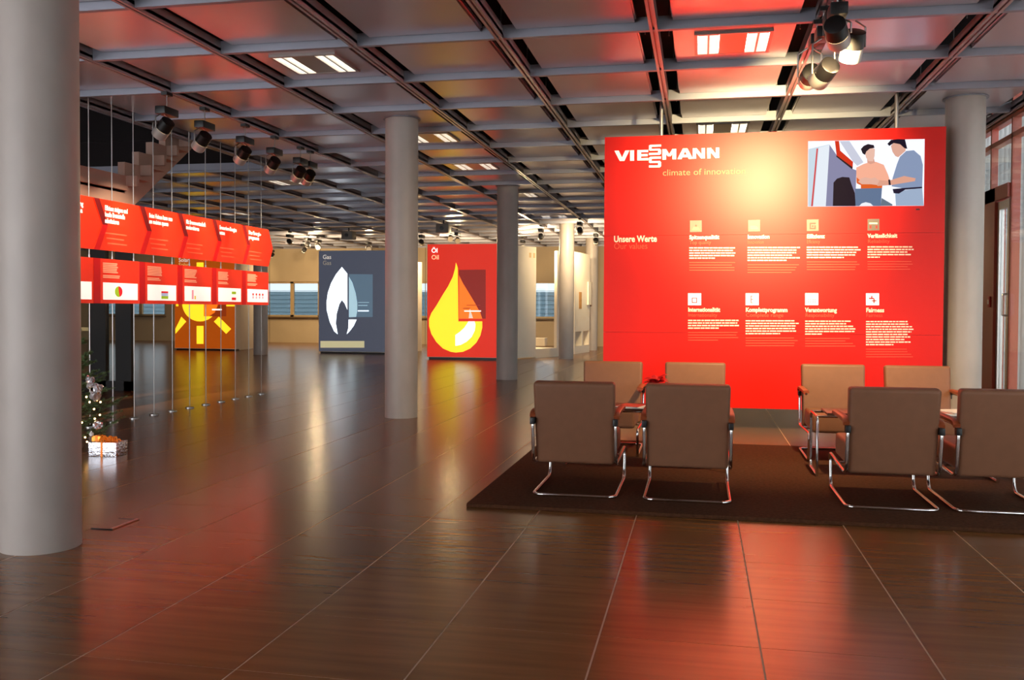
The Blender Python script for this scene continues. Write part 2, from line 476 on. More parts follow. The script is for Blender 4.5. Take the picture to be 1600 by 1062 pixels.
MB().prism([(-.1, 10.98, 2.66), (-.1, 10.98, 2.80), (-.1, 13.05, 4.22), (-.1, 13.05, 4.10)], (-.3, 0, 0)).build('soffit', M_STAIR, st)

# dark glazed entrance under the landing
M_DARK = mat('black_brown_timber', (14, 9, 8), .6, var=.15, scale=(20, 3, 2))
ge = thing('glazed_screen', 'dark timber glazed screen standing behind the fir tree', 'glass screen', (-9.35, 14.0, 0))
for x0, x1, nm in ((-.14, 0, 'post'), (-.80, -.48, 'post'), (-1.75, -1.55, 'post'), (-2.9, -2.75, 'post')):
    MB().box((x0, -.05, 0), (x1, .05, 2.65)).build(nm, M_DARK, ge)
MB().box((-2.9, -.05, 0), (0, .05, .16)).build('bottom_rail', M_DARK, ge)
MB().box((-2.9, -.05, 2.5), (0, .05, 2.66)).build('top_rail', M_DARK, ge)
MB().box((-.30, -.04, .16), (-.14, .04, 2.5)).build('door_stile', M_DARK, ge)
for a, b in ((-.48, -.30), (-1.55, -.80), (-2.75, -1.75)):
    MB().box((a, -.006, .16), (b, .006, 2.5)).build('pane', GLASS, ge)
MB().box((-2.7, -.03, 1.0), (-.8, -.02, 1.06)).build('push_bar', mat('push_bar_beige', (190, 170, 120), .5, var=.03), ge)
# a lit sign far behind it
# ================================================================== RED DISPLAY WALL
YP = 11.14
def pp(px, py, y=YP): return on_y(px, py, y)
px0, px1, pz0, pz1 = -1.14, 2.668, .262, 3.47
dw = thing('display_wall', 'huge red freestanding display wall with white lettering hung on steel rods', 'display wall', ((px0+px1)/2, YP, pz0))
dwo = V3(((px0+px1)/2, YP, pz0))
def dl(p, off=0.): q = V3(p)-dwo; q.y = -off; return q
seams = [pz0, on_y(1200, 521, YP).z, on_y(1200, 366, YP).z, pz1]
for a, b in zip(seams[:-1], seams[1:]):
    MB().box((px0-dwo.x, 0, a-pz0+.0012), (px1-dwo.x, .03, b-pz0-.0012)).build('board', M_RED, dw)
MB().box((px0-dwo.x+.02, .03, .03), (px1-dwo.x-.02, .12, pz1-pz0-.02)).build('backing_frame', M_BLACK, dw)
for px in (1033.5, 1400.5):
    p = on_y(px, 200, YP+.06)
    MB().tube([(p.x-dwo.x, .06, pz1-pz0-.05), (p.x-dwo.x, .06, ZC-pz0)], .022, 12).build('suspension_rod', M_STEEL, dw, True)

def flat(name, pts, m, parent, y=YP, off=.003, th=.002):
    """flat print on a y-facing plane from photo pixels"""
    P_ = [dl(on_y(a, b, y), off) for a, b in pts]
    return MB().prism(P_, (0, th, 0)).build(name, m, parent)

# logo letters: drawn as block strokes in a unit box, placed between photo pixels
def letter(chars):
    S = .24
    if chars == 'V': return [[(0, 1), (.30, 1), (.52, .34), (.74, 1), (1.02, 1), (.68, 0), (.36, 0)]]
    if chars == 'I': return [[(0, 0), (0, 1), (.3, 1), (.3, 0)]]
    if chars == 'E': return [[(0, 0), (0, 1), (.28, 1), (.28, 0)], [(.28, .78), (.28, 1), (.82, 1), (.82, .78)], [(.28, .39), (.28, .61), (.78, .61), (.78, .39)], [(.28, 0), (.28, .22), (.84, .22), (.84, 0)]]
    if chars == 'M': return [[(0, 0), (0, 1), (.27, 1), (.27, 0)], [(.73, 0), (.73, 1), (1., 1), (1., 0)], [(.0, 1), (.27, 1), (.60, .30), (.40, .30)], [(.40, .30), (.60, .30), (1., 1), (.73, 1)]]
    if chars == 'A': return [[(0, 0), (.36, 1), (.52, 1), (.52, .74), (.28, 0)], [(.52, .74), (.52, 1), (.68, 1), (1.04, 0), (.76, 0)], [(.22, .17), (.30, .40), (.74, .40), (.82, .17)]]
    if chars == 'N': return [[(0, 0), (0, 1), (.26, 1), (.26, 0)], [(.70, 0), (.70, 1), (.96, 1), (.96, 0)], [(0, 1), (.30, 1), (.96, 0), (.66, 0)]]
    if chars == 'S':
        return [[(.12, .80), (0, .70), (0, .92), (.12, 1.0)], [(.10, .80), (.10, 1), (1, 1), (1, .80)], [(0, .48), (0, .90), (.22, .92), (.22, .48)], [(.05, .42), (.05, .60), (.92, .60), (.92, .42)], [(.76, .10), (.76, .56), (1., .50), (1., .10)], [(0, 0), (0, .20), (.90, .20), (.90, 0)], [(.88, 0), (.88, .2), (1, .2), (1, .1)]]
logo = [('V', 960, 251.8, 26), ('I', 984.5, 251.2, 22), ('E', 995.8, 250.8, 18.5), ('M', 1035, 249.4, 25), ('A', 1058.5, 248.6, 25.5), ('N', 1082.5, 248, 19.5), ('N', 1105, 247.4, 19.5)]
# (char, left px, baseline px, width px)
for ch, lx, by, w in logo:
    hh = 16.3
    sc = {'V': 1.02, 'I': .30, 'E': .84, 'M': 1., 'A': 1.04, 'N': .96}[ch]
    ww = {'V': 23.5, 'I': 6.3, 'E': 17.5, 'M': 21.5, 'A': 24, 'N': 18.8}[ch]
    mb = MB()
    for poly in letter(ch):
        mb.prism([dl(on_y(lx+u/sc*ww, by-v*hh-(u/sc*ww)*.024, YP), .006) for u, v in poly], (0, .006, 0))
    mb.build('logo_letter', M_LOGO, dw)
for ty, by in ((226.3, 242.2), (245.0, 261.8)):
    mb = MB()
    for poly in letter('S'):
        mb.prism([dl(on_y(1014+u*19, by-v*(by-ty)-u*.4, YP), .006) for u, v in poly], (0, .006, 0))
    mb.build('logo_letter', M_LOGO, dw)

M_GREYTXT = mat('grey_print', (196, 130, 96), .6, var=.02)
def wall_text(name, body, px, py, h, wpx, m, thick=0.):
    p = on_y(px, py, YP); q = on_y(px+wpx, py, YP)
    return lettering(name, body, h, dl(p, .004), 'y', m, dw, thick, fit=(q-p).length)
wall_text('slogan', 'climate of innovation', 1035, 274.5, .105, 129, M_GREYTXT)
wall_text('heading', 'Unsere Werte', 959, 378, .105, 67, M_CREAM, .003)
wall_text('subheading', 'Our values', 959, 389, .105, 52, M_FAINT)

def paragraph(name, m, px, py, widths, lh=4.0, bh=1.9, words=True, parent=None, plane=None):
    mb = MB()
    for i, w in enumerate(widths):
        x = px; yy = py+i*lh
        while x < px+w-1:
            ww = min(random.uniform(3, 10) if words else w, px+w-x)
            mb.prism([dl(on_y(a, b, YP), .003) for a, b in ((x, yy), (x+ww, yy), (x+ww, yy+bh), (x, yy+bh))], (0, .002, 0))
            x += ww+1.0
    return mb.build(name, m, dw)
M_ICON1 = mat('grey_icon_square', (128, 116, 104), .5, var=.03)
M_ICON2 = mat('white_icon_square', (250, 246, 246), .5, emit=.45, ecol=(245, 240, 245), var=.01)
M_ICONR = mat('icon_red', (225, 60, 50), .5, var=.02)
M_ICONC = mat('icon_cream', (240, 226, 120), .5, var=.02)
cols_u = [(1077, 'Spitzenqualität', 47, [73, 68, 72, 72, 40]), (1168, 'Innovation', 34, [82, 78, 76, 70, 82, 62]), (1260.5, 'Effizienz', 28, [80, 84, 78, 77, 58]), (1355.5, 'Verlässlichkeit', 47, [70, 72, 64, 68, 19])]
for i, (px, hd, w, lines) in enumerate(cols_u):
    bx = px+ (1 if i < 2 else 0)
    top, bot = 344.5-i*.8, 362.5-i*.8
    ic = flat('icon', [(bx, top), (bx+18.5, top-.3), (bx+18.5, bot-.3), (bx, bot)], M_ICON1, dw)
    if i == 0:
        flat('icon_mark', [(bx+3, bot-3), (bx+6, bot-8), (bx+13, bot-8), (bx+16, bot-3)], M_ICONC, dw, off=.005)
        flat('icon_mark', [(bx+8, bot-9), (bx+9.5, bot-12), (bx+11, bot-9)], M_ICONR, dw, off=.005)
    if i == 1:
        flat('icon_mark', [(bx+3, bot-9), (bx+12, bot-9), (bx+16, bot-6), (bx+16, bot-3), (bx+3, bot-3)], M_ICONC, dw, off=.005)
    if i == 2:
        for a in ((4.5, 5, 14, 7), (4.5, 13, 14, 15), (4.5, 7, 6.5, 13), (12, 9, 14, 13), (8, 9, 10.5, 11.5)):
            flat('icon_mark', [(bx+a[0], top+a[1]), (bx+a[2], top+a[1]), (bx+a[2], top+a[3]), (bx+a[0], top+a[3])], M_ICONR, dw, off=.005)
    if i == 3:
        flat('icon_mark', [(bx+2.5, top+5.5), (bx+15.5, top+5.5), (bx+15.5, top+8), (bx+2.5, top+8)], M_CREAM, dw, off=.005)
        for a in (3, 12.5): flat('icon_mark', [(bx+a, top+10), (bx+a+3, top+10), (bx+a+3, top+15), (bx+a, top+15)], M_ICONR, dw, off=.005)
    wall_text('heading', hd, px, 373.5-i*.7, .065, w, M_CREAM, .0025)
    wall_text('subheading', {0: 'Top quality', 1: 'Innovation', 2: 'Efficiency', 3: 'Reliability'}[i], px, 381.5-i*.6, .062, w*.72, M_FAINT)
    paragraph('text_lines', M_CREAM, px, 386.2-i*.5, lines)
    paragraph('faint_text_lines', M_FAINT, px, 386.2-i*.5+len(lines)*4.05+3, [x*.98 for x in lines[:4]], words=False, bh=1.0)
cols_l = [(1075, 'Internationalität', 50, [79, 77, 80, 48], 458), (1165, 'Komplettprogramm', 65, [77, 83, 78, 77, 80, 54], 458), (1258, 'Verantwortung', 50, [71, 64, 76, 80, 77, 26], 457.8), (1353, 'Fairness', 28, [65, 66, 72, 75, 71, 65, 71, 60, 70, 43], 458)]
for i, (px, hd, w, lines, top) in enumerate(cols_l):
    bot = top+18.7
    flat('icon', [(px, top), (px+20.5, top), (px+20.5, bot), (px, bot)], M_ICON2, dw)
    marks = [[(6, 7, 7.4, 15), (13, 7, 14.4, 15), (6, 7, 14, 8.2), (7, 13.6, 14, 15)], [(8, 3.5, 9.4, 15.5), (8, 3.5, 12, 4.7), (8, 9, 12, 10.2), (8, 14.4, 12, 15.6)],
             [(4.5, 9.5, 6, 11), (8, 9.5, 9.5, 11), (11.5, 9.5, 13, 11), (15, 9.5, 16.5, 11), (4.5, 13, 6, 14.5), (8, 13, 9.5, 14.5), (11.5, 13, 13, 14.5), (15, 13, 16.5, 14.5)],
             [(8, 4, 10, 8), (4.5, 7, 12, 9), (11.5, 8, 13.5, 15.5), (9, 11, 16.5, 12.6)]][i]
    for a in marks: flat('icon_mark', [(px+a[0], top+a[1]), (px+a[2], top+a[1]), (px+a[2], top+a[3]), (px+a[0], top+a[3])], M_ICONR, dw, off=.005)
    wall_text('heading', hd, px, 486.5+i*.3, .068, w, M_CREAM, .0025)
    wall_text('subheading', ['Internationality', 'Complete range', 'Responsibility', 'Fairness'][i], px, 494.5+i*.2, .062, w*.9, M_FAINT)
    paragraph('text_lines', M_CREAM, px, 499.5+i*.6, lines)
    paragraph('faint_text_lines', M_FAINT, px, 499.5+i*.6+len(lines)*4.05+3, [x*.98 for x in lines[:4]], words=False, bh=1.0)

# flush screen with its picture (flat, glowing)
def uvp(u, v): return (1250+u/7.273, 200+v/7.273)
def scr(name): return None
def em(name, c, s=.85): return mat('screen_'+name, (8, 8, 9), .8, emit=s, ecol=c, var=.01, spec=.05)
so = [dl(on_y(*uvp(u, v), YP), .004) for u, v in ((92, 150), (1416, 125), (1406, 882), (88, 893))]
screen = MB().prism(so, (0, .004, 0)).build('screen', em('white', (238, 242, 255), 1.), dw)
pic = [
 ('cabinet', (205, 222, 235), [(95, 240), (335, 185), (290, 888), (92, 890)]),
 ('cabinet', (232, 240, 250), [(215, 222), (335, 190), (290, 888), (150, 889)]),
 ('cabinet', (136, 136, 170), [(335, 190), (410, 300), (600, 465), (640, 480), (628, 888), (292, 888)]),
 ('stripe', (215, 70, 75), [(187, 235), (205, 231), (145, 888), (125, 889)]),
 ('rafter', (205, 208, 225), [(450, 150), (560, 148), (720, 390), (650, 430), (600, 380)]),
 ('sign', (214, 44, 14), [(395, 147), (442, 147), (456, 258), (602, 385), (597, 458), (415, 312)]),
 ('sign_shadow', (40, 8, 20), [(415, 312), (597, 446), (592, 470), (410, 326)]),  # shadow along the sign, drawn as a dark strip
 ('burner', (28, 10, 32), [(380, 620), (420, 575), (480, 556), (560, 562), (584, 640), (622, 740), (632, 886), (372, 886)]),
 ('shirt', (250, 178, 150), [(638, 450), (720, 410), (775, 392), (860, 384), (950, 418), (1000, 530), (1022, 600), (940, 625), (930, 690), (690, 690), (690, 640), (640, 620)]),
 ('shirt_hem', (226, 96, 34), [(640, 560), (690, 600), (935, 640), (930, 692), (690, 692), (690, 650), (645, 630)]),
 ('neck', (222, 160, 140), [(760, 350), (840, 350), (850, 395), (800, 412), (765, 395)]),
 ('face', (236, 190, 172), [(735, 270), (748, 335), (778, 378), (828, 380), (846, 320), (850, 240), (800, 218), (745, 236)]),
 ('hair', (26, 14, 34), [(690, 240), (722, 204), (770, 183), (836, 195), (846, 226), (790, 236), (752, 268), (737, 306), (710, 290)]),
 ('box', (98, 118, 150), [(622, 690), (930, 682), (916, 886), (630, 886)]),
 ('floor_shape', (104, 118, 134), [(925, 795), (1048, 868), (1048, 884), (915, 885)]),
 ('dome', (244, 246, 252), [(670, 886), (700, 856), (745, 843), (800, 856), (830, 885)]),
 ('shirt', (138, 154, 186), [(1050, 570), (1100, 410), (1132, 330), (1205, 262), (1292, 254), (1368, 320), (1394, 420), (1386, 680), (1200, 692), (1040, 664)]),
 ('trousers', (160, 178, 204), [(1078, 722), (1386, 680), (1402, 881), (1088, 883)]),
 ('belt', (34, 26, 50), [(1050, 694), (1180, 682), (1386, 668), (1386, 684), (1192, 702), (1122, 746), (1062, 742)]),
 ('arm', (226, 164, 140), [(850, 622), (872, 590), (1000, 602), (1180, 546), (1312, 572), (1302, 605), (1040, 648), (880, 660)]),
 ('hand', (232, 180, 160), [(658, 612), (690, 575), (740, 560), (800, 575), (850, 562), (900, 600), (872, 648), (800, 640), (700, 640)]),
 ('watch', (40, 30, 44), [(1000, 588), (1022, 586), (1030, 650), (1006, 650)]),
 ('face', (226, 172, 152), [(1030, 204), (1062, 168), (1132, 184), (1200, 230), (1195, 262), (1140, 312), (1112, 334), (1080, 320), (1048, 272)]),
 ('hair', (24, 14, 36), [(990, 182), (1032, 137), (1112, 128), (1190, 131), (1216, 238), (1186, 232), (1134, 186), (1062, 172), (1012, 206)]),
]
for i, (nm, c, poly) in enumerate(pic):
    P_ = [dl(on_y(*uvp(u, v), YP), .0045+.0004*i) for u, v in poly]
    MB().prism(P_, (0, .0003, 0)).build('picture_'+nm, em('%d_%d_%d' % c, c), screen)
flat('sensor', [(1431, 326), (1437, 326), (1437, 328), (1431, 328)], M_BLACK, dw)

# ================================================================== HANGING INFORMATION PANELS
XH = -6.97
ends = [9.68, 10.585, 11.46, 12.37, 13.27, 14.18]
tops, mids, bots = 2.69, 2.39, 2.085
chev_txt = ['Energieversorgung\nsichern und Klima\nschützen', 'Effizienz steigern und\nfossile Brennstoffe\nsubstituieren', 'Beim Heizen kann man\nam meisten sparen', 'Mit Brennwerttechnik\nmodernisieren', 'Erneuerbare Energien\nnutzen', 'Das Energie-\nprogramm']
chev_lab = ['red arrow-shaped hanging panel partly hidden by the thick column', 'red arrow panel headed with three lines about saving fossil fuel', 'third red arrow panel counted from the thick column, two heading lines', 'fourth red arrow panel counted from the thick column', 'fifth red arrow panel, next to the last in the hanging row', 'last red arrow panel with its point free at the end of the row']
low_lab = ['red rectangular panel with white chart, beside the thick column', 'red rectangular panel showing a green and red pie chart', 'red rectangular panel showing a stacked red, blue and green block', 'red rectangular panel with a pink bar and a small yellow bar', 'red rectangular panel with a green block above a red block', 'red rectangular panel with a row of four small red marks']
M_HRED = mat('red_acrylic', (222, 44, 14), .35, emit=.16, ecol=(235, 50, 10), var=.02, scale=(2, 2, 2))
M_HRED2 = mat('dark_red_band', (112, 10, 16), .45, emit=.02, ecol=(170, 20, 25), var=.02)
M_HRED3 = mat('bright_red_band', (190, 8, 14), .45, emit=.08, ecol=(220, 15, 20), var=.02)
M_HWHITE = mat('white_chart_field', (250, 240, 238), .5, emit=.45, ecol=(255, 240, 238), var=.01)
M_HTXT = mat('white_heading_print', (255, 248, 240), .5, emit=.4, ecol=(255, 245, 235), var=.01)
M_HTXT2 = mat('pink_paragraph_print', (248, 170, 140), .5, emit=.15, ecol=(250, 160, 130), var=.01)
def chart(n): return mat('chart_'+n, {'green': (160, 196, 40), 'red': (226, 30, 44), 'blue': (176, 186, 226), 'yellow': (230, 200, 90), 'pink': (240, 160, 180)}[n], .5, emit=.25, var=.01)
for i, e in enumerate(ends):
    s = ends[i-1] if i else e-.905
    t = thing('hanging_arrow_panel', chev_lab[i], 'sign', (XH, s, bots), 0, 'arrow shaped panels hung on cables')
    h = tops-bots; m = mids-bots; L = e-s-.012; tip = .16; band = .10
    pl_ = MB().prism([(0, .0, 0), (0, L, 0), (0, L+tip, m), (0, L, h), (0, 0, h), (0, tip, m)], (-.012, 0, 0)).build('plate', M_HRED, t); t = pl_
    MB().prism([(.002, .01, h), (.002, .01+band, h), (.002, tip+.01+band, m), (.002, tip+.01, m)], (-.0015, 0, 0)).build('upper_band', M_HRED2, t)
    MB().prism([(.002, tip+.01, m), (.002, tip+.01+band, m), (.002, .01+band, 0), (.002, .01, 0)], (-.0015, 0, 0)).build('lower_band', M_HRED3, t)
    hl = lettering('heading', chev_txt[i], .082, (.003, .21, h-.125), 'x', M_HTXT, t, .002)
    ln = max(len(x) for x in chev_txt[i].split('\n'))
    hl.scale = (min(1., .60/(ln*.082*.52)), 1, 1)
    mb = MB()
    for r in range(3):
        z = .20-.06*r
        mb.box((.001, .22+0.02*r, z), (.003, .22+.42-.06*(r % 2), z+.016))
    mb.build('faint_text_lines', M_FAINT, t)
    # lower panel
    z0, z1 = 1.452, 1.985
    t = thing('hanging_chart_panel', low_lab[i], 'sign', (XH, s, z0), 0, 'rectangular chart panels hung on cables')
    h = z1-z0; L = e-s-.012
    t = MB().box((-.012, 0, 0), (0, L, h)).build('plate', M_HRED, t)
    MB().box((.0005, .0, 0), (.002, .12, h)).build('side_band', M_HRED3, t)
    MB().box((.0005, .17, .045), (.002, L-.03, .25)).build('chart_field', M_HWHITE, t)
    mb = MB(); random.seed(i+3)
    for r in range(9):
        if r == 6: continue
        z = h-.06-.021*r
        mb.box((.001, .17, z), (.003, .17+random.uniform(.26, .33), z+.013))
    mb.build('text_lines', M_HTXT2, t)
    def blk(n, y0, y1, a, b): MB().box((.0022, y0, a), (.0035, y1, b)).build('chart_block', chart(n), t)
    if i == 0:
        blk('yellow', .56, .60, .07, .17); blk('pink', .28, .45, .08, .09)
    if i == 1:
        for n, a0, a1 in (('green', 95, 285), ('red', -75, 95)):
            pts = [(0.0025, .47, .145)]+[(0.0025, .47+.075*math.cos(math.radians(a)), .145+.065*math.sin(math.radians(a))) for a in [a0+(a1-a0)*k/14 for k in range(15)]]
            MB().prism(pts, (.001, 0, 0)).build('pie_slice', chart(n), t)
    if i == 2: blk('red', .48, .64, .145, .168); blk('blue', .48, .64, .105, .145); blk('green', .48, .64, .068, .105)
    if i == 3: blk('pink', .35, .40, .07, .20); blk('yellow', .42, .46, .07, .12)
    if i == 4: blk('green', .57, .70, .16, .20); blk('red', .57, .70, .07, .11)
    if i == 5:
        for k in range(4): blk('red', .33+.11*k, .38+.11*k, .15, .185); blk('pink', .33+.11*k, .38+.11*k, .10, .14)
pn = ['hidden first', 'pie chart', 'stacked block', 'pink bar', 'green and red block', 'four mark']
cab_lab = ['thin steel cable at the edge of the first red panel beside the thick column']+['thin steel cable behind the %s panel, on its %s side' % (pn[1+k//2], ('column', 'far')[k % 2]) for k in range(10)]
cy_list = [9.64+.433*i for i in range(11)]
for i, y in enumerate(cy_list):
    c = thing('tension_cable', cab_lab[i], 'cable', (XH-.030, y, 0), 0, 'tension cables of the panel row')
    MB().tube([(0, 0, .008), (0, 0, ZP)], .006, 8).build('wire', M_STEEL, c)
    MB().tube([(0, 0, 0), (0, 0, .012), (0, 0, .02)], [.06, .06, .02], 20).build('floor_anchor', M_STEEL, c, True)
    MB().tube([(0, 0, 1.98), (0, 0, 2.02)], .011, 8).build('clamp', M_STEEL, c)

# ================================================================== LIGHT BOXES
def poly_y(name, pts, m, parent, org, y, off, th=.004):
    return MB().prism([V3((on_y(a, b, y).x-org.x, -off, on_y(a, b, y).z-org.z)) for a, b in pts], (0, th, 0)).build(name, m, parent)
def curve_pts(P_, n=8):
    """closed Catmull-Rom"""
    out = []; k = len(P_)
    for i in range(k):
        p0, p1, p2, p3 = [V3((*P_[(i+d) % k], 0)) for d in (-1, 0, 1, 2)]
        for s in range(n):
            t = s/n
            q = .5*((2*p1)+(p2-p0)*t+(2*p0-5*p1+4*p2-p3)*t*t+(3*p1-p0-3*p2+p3)*t**3)
            out.append((q.x, q.y))
    return out
# -- oil
YO = 24.7
ol = on_y(667, 562.8, YO); orr = on_y(779, 564, YO); otop = on_y(720, 380.5, YO).z
org = V3(((ol.x+orr.x)/2, YO, 0)); hw = (orr.x-ol.x)/2
oil = thing('oil_display_box', 'tall red backlit display box with a big yellow oil drop', 'display box', org)
M_OILRED = mat('backlit_red', (210, 34, 12), .4, emit=.68, ecol=(226, 40, 8), var=.02)
M_YEL = mat('backlit_yellow', (250, 220, 30), .4, emit=1.0, ecol=(255, 216, 40), var=.01)
M_ORG = mat('backlit_orange', (235, 120, 25), .4, emit=.9, ecol=(240, 116, 22), var=.01)
M_DRED = mat('backlit_dark_red', (165, 36, 20), .4, emit=.4, ecol=(172, 36, 18), var=.01)
M_GLOW = mat('backlit_white', (255, 255, 255), .4, emit=1.2, ecol=(255, 252, 245), var=.01)
MB().box((-hw, .0, .06), (hw, .30, otop)).build('body', M_WHITE, oil)
MB().box((-hw+.05, .03, 0), (hw-.05, .28, .06)).build('plinth', M_BLACK, oil)
oil_f = MB().box((-hw+.015, -.012, .075), (hw-.015, 0, otop-.015)).build('front_panel', M_OILRED, oil)
def z6(u, v): return (640+u/4.425, 360+v/4.425)     # zoom frame of the drop
drop_l = [(321, 222), (316, 262), (300, 320), (268, 385), (226, 452), (186, 520), (152, 570), (136, 612), (136, 660), (152, 715), (186, 770), (232, 815), (285, 838), (321, 843)]
drop_r = [(321, 843), (370, 838), (420, 815), (462, 775), (490, 725), (503, 670), (503, 628), (338, 628), (334, 260), (328, 240)]
poly_y('drop', [z6(*p) for p in drop_l+drop_r[1:]], M_YEL, oil_f, org, YO, .018)
poly_y('highlight', [z6(*p) for p in [(318, 797), (318, 722), (350, 700), (380, 672), (402, 640), (408, 628), (450, 628), (456, 650), (452, 690), (430, 735), (395, 768), (355, 790)]], M_GLOW, oil_f, org, YO, .024)
poly_y('inset_square', [z6(*p) for p in [(342, 272), (528, 270), (528, 610), (342, 610)]], M_DRED, oil_f, org, YO, .018)
poly_y('inset_drop', [z6(*p) for p in [(343, 310), (370, 365), (410, 430), (455, 505), (490, 570), (503, 610), (343, 610)]], M_ORG, oil_f, org, YO, .022)
poly_y('inset_flame', [z6(*p) for p in [(418, 540), (440, 606), (410, 606)]], mat('backlit_pale', (240, 215, 195), .4, emit=.7, var=.01), oil_f, org, YO, .026)
for a, b, c, d in ((372, 535, 420, 540), (380, 553, 495, 560), (395, 515, 490, 519)):
    poly_y('small_text_line', [z6(a, b), z6(c, b), z6(c, d), z6(a, d)], M_GLOW if c == 495 else M_FAINT, oil_f, org, YO, .027)
def box_text(par, org, y, body, px, py, h, m, off=.02):
    p = on_y(px, py, y)
    lettering('lettering', body, h, (p.x-org.x, -off, p.z-org.z), 'y', m, par, .0015)
box_text(oil_f, org, YO, 'Öl', *z6(152, 153), .175, M_GLOW)
box_text(oil_f, org, YO, 'Oil', *z6(152, 200), .175, mat('backlit_cream', (250, 200, 150), .4, emit=.9, var=.01))
# angled side wall, plinth and end post of the oil booth
A = V3((hw, .02, 0)); e1 = on_floor(837, 559.3)-org; e2 = on_floor(870, 556.8)-org
e1.z = e2.z = 0
def wallseg(a, b, z0, z1, th, name, m, par):
    d = (b-a).normalized(); n = V3((-d.y, d.x, 0))*th
    return MB().prism([V3((a.x, a.y, z0)), V3((b.x, b.y, z0)), V3((b.x, b.y, z1)), V3((a.x, a.y, z1))], n).build(name, m, par)
wallseg(A, e1, .03, otop-.02, .12, 'side_wall', M_WHITE, oil)
wallseg(e1, e2, 0, .26, .9, 'low_platform', M_WHITE, oil)
wallseg(e2+V3((.0, .0, 0)), e2+(e2-e1).normalized()*.28, 0, otop-.06, .10, 'end_wall', M_WHITE, oil)
p = e2+V3((-1.5, 1.1, 0)); MB().box((p.x, p.y, .26), (p.x+.95, p.y+.5, .50)).build('display_ledge', M_WHITE, oil)
mb = MB()
d = (e1-A).normalized(); nrm = V3((d.y, -d.x, 0))*.004
for k, (f0, f1) in enumerate(((.80, .86), (.91, .97))):
    a, b = A+d*(e1-A).length*f0, A+d*(e1-A).length*f1
    mb.prism([V3((a.x, a.y, 2.86))+nrm, V3((b.x, b.y, 2.86))+nrm, V3((b.x, b.y, 3.0))+nrm, V3((a.x, a.y, 3.0))+nrm], -nrm*.6)
mb.build('side_lettering', mat('pale_gold_print', (214, 186, 140), .6, var=.03), oil)

# -- gas
YG = 27.0
gl, gr = on_y(498, 553, YG), on_y(606, 554.4, YG); gt = on_y(550, 391, YG).z
org = V3(((gl.x+gr.x)/2, YG, 0)); hw = (gr.x-gl.x)/2
gas = thing('gas_display_box', 'tall slate blue backlit display box with a white gas flame', 'display box', org)
MB().box((-hw, 0, .05), (hw, .3, gt)).build('body', M_WHITE, gas)
MB().box((-hw+.05, .03, 0), (hw-.05, .28, .05)).build('plinth', M_BLACK, gas)
gas_f = MB().box((-hw+.015, -.012, .065), (hw-.015, 0, gt-.015)).build('front_panel', M_SLATE, gas)
def z4(u, v): return (400+u/4, 320+v/4)
M_FL = mat('backlit_cool_white', (240, 250, 255), .4, emit=1.7, ecol=(232, 246, 255), var=.01)
M_FLB = mat('backlit_pale_blue', (176, 208, 220), .4, emit=.75, ecol=(170, 205, 220), var=.01)
M_SL2 = mat('backlit_slate', (84, 104, 122), .4, emit=.8, ecol=(84, 106, 124), var=.02)
poly_y('flame', [z4(*p) for p in [(538, 388), (572, 430), (572, 655), (555, 615), (538, 594), (522, 620), (505, 680), (500, 740), (512, 808), (490, 790), (462, 730), (444, 660), (442, 610), (450, 550), (470, 490), (500, 435)]], M_FL, gas_f, org, YG, .018)
poly_y('flame_tip', [z4(*p) for p in [(580, 716), (630, 716), (612, 755), (590, 785), (568, 808), (578, 770)]], M_FL, gas_f, org, YG, .018)
poly_y('inset_square', [z4(*p) for p in [(582, 432), (730, 434), (730, 700), (582, 702)]], M_SL2, gas_f, org, YG, .016)
poly_y('inset_flame', [z4(*p) for p in [(582, 448), (604, 486), (624, 550), (634, 610), (634, 660), (627, 700), (582, 702)]], M_FLB, gas_f, org, YG, .020)
poly_y('pale_strip', [z4(*p) for p in [(404, 850), (678, 850), (678, 892), (404, 892)]], mat('pale_strip_print', (226, 216, 170), .4, emit=.45, var=.03), gas_f, org, YG, .018)
for a, b, c, d in ((640, 608, 708, 611), (640, 626, 698, 630), (638, 659, 706, 665)): poly_y('small_text_line', [z4(a, b), z4(c, b), z4(c, d), z4(a, d)], M_FL if d == 665 else M_FLB, gas_f, org, YG, .022)
box_text(gas_f, org, YG, 'Gas', *z4(418, 338), .185, M_HTXT); box_text(gas_f, org, YG, 'Gas', *z4(418, 375), .185, mat('pale_print', (190, 180, 160), .5, emit=.25, var=.01))
a = V3((hw, .3, 0)); b = on_floor(659, 548)-org; b.z = 0
wallseg(a, b, 0, gt-.25, .1, 'side_wall', M_WHITE, gas)

# -- sun
YS = 27.7
sl, sr = on_y(273, 547, YS), on_y(369, 548, YS); stp = on_y(320, 398, YS).z
org = V3(((sl.x+sr.x)/2, YS, 0)); hw = (sr.x-sl.x)/2
sun = thing('solar_display_box', 'tall orange backlit display box with a yellow sun behind the hanging panels', 'display box', org)
M_SUN = mat('backlit_amber', (196, 92, 14), .4, emit=.45, ecol=(200, 88, 8), var=.02)
MB().box((-hw, 0, .05), (hw, .3, stp)).build('body', M_WHITE, sun)
MB().box((-hw+.05, .03, 0), (hw-.05, .28, .05)).build('plinth', M_BLACK, sun)
sun_f = MB().box((-hw+.015, -.012, .065), (hw-.015, 0, stp-.015)).build('front_panel', M_SUN, sun)
cx, cyy = 313, 473
poly_y('sun_disc', [(cx+28*math.cos(2*math.pi*k/40), cyy+29*math.sin(2*math.pi*k/40)) for k in range(40)], M_YEL, sun_f, org, YS, .018)
poly_y('inset_square', [(319, 440), (354, 440), (354, 494), (319, 494)], mat('backlit_rust', (176, 66, 20), .4, emit=.35, ecol=(180, 66, 16), var=.01), sun_f, org, YS, .022)
poly_y('inset_disc', [(319, 445), (330, 450), (339, 462), (341, 476), (336, 488), (327, 494), (319, 494)], M_ORG, sun_f, org, YS, .026)
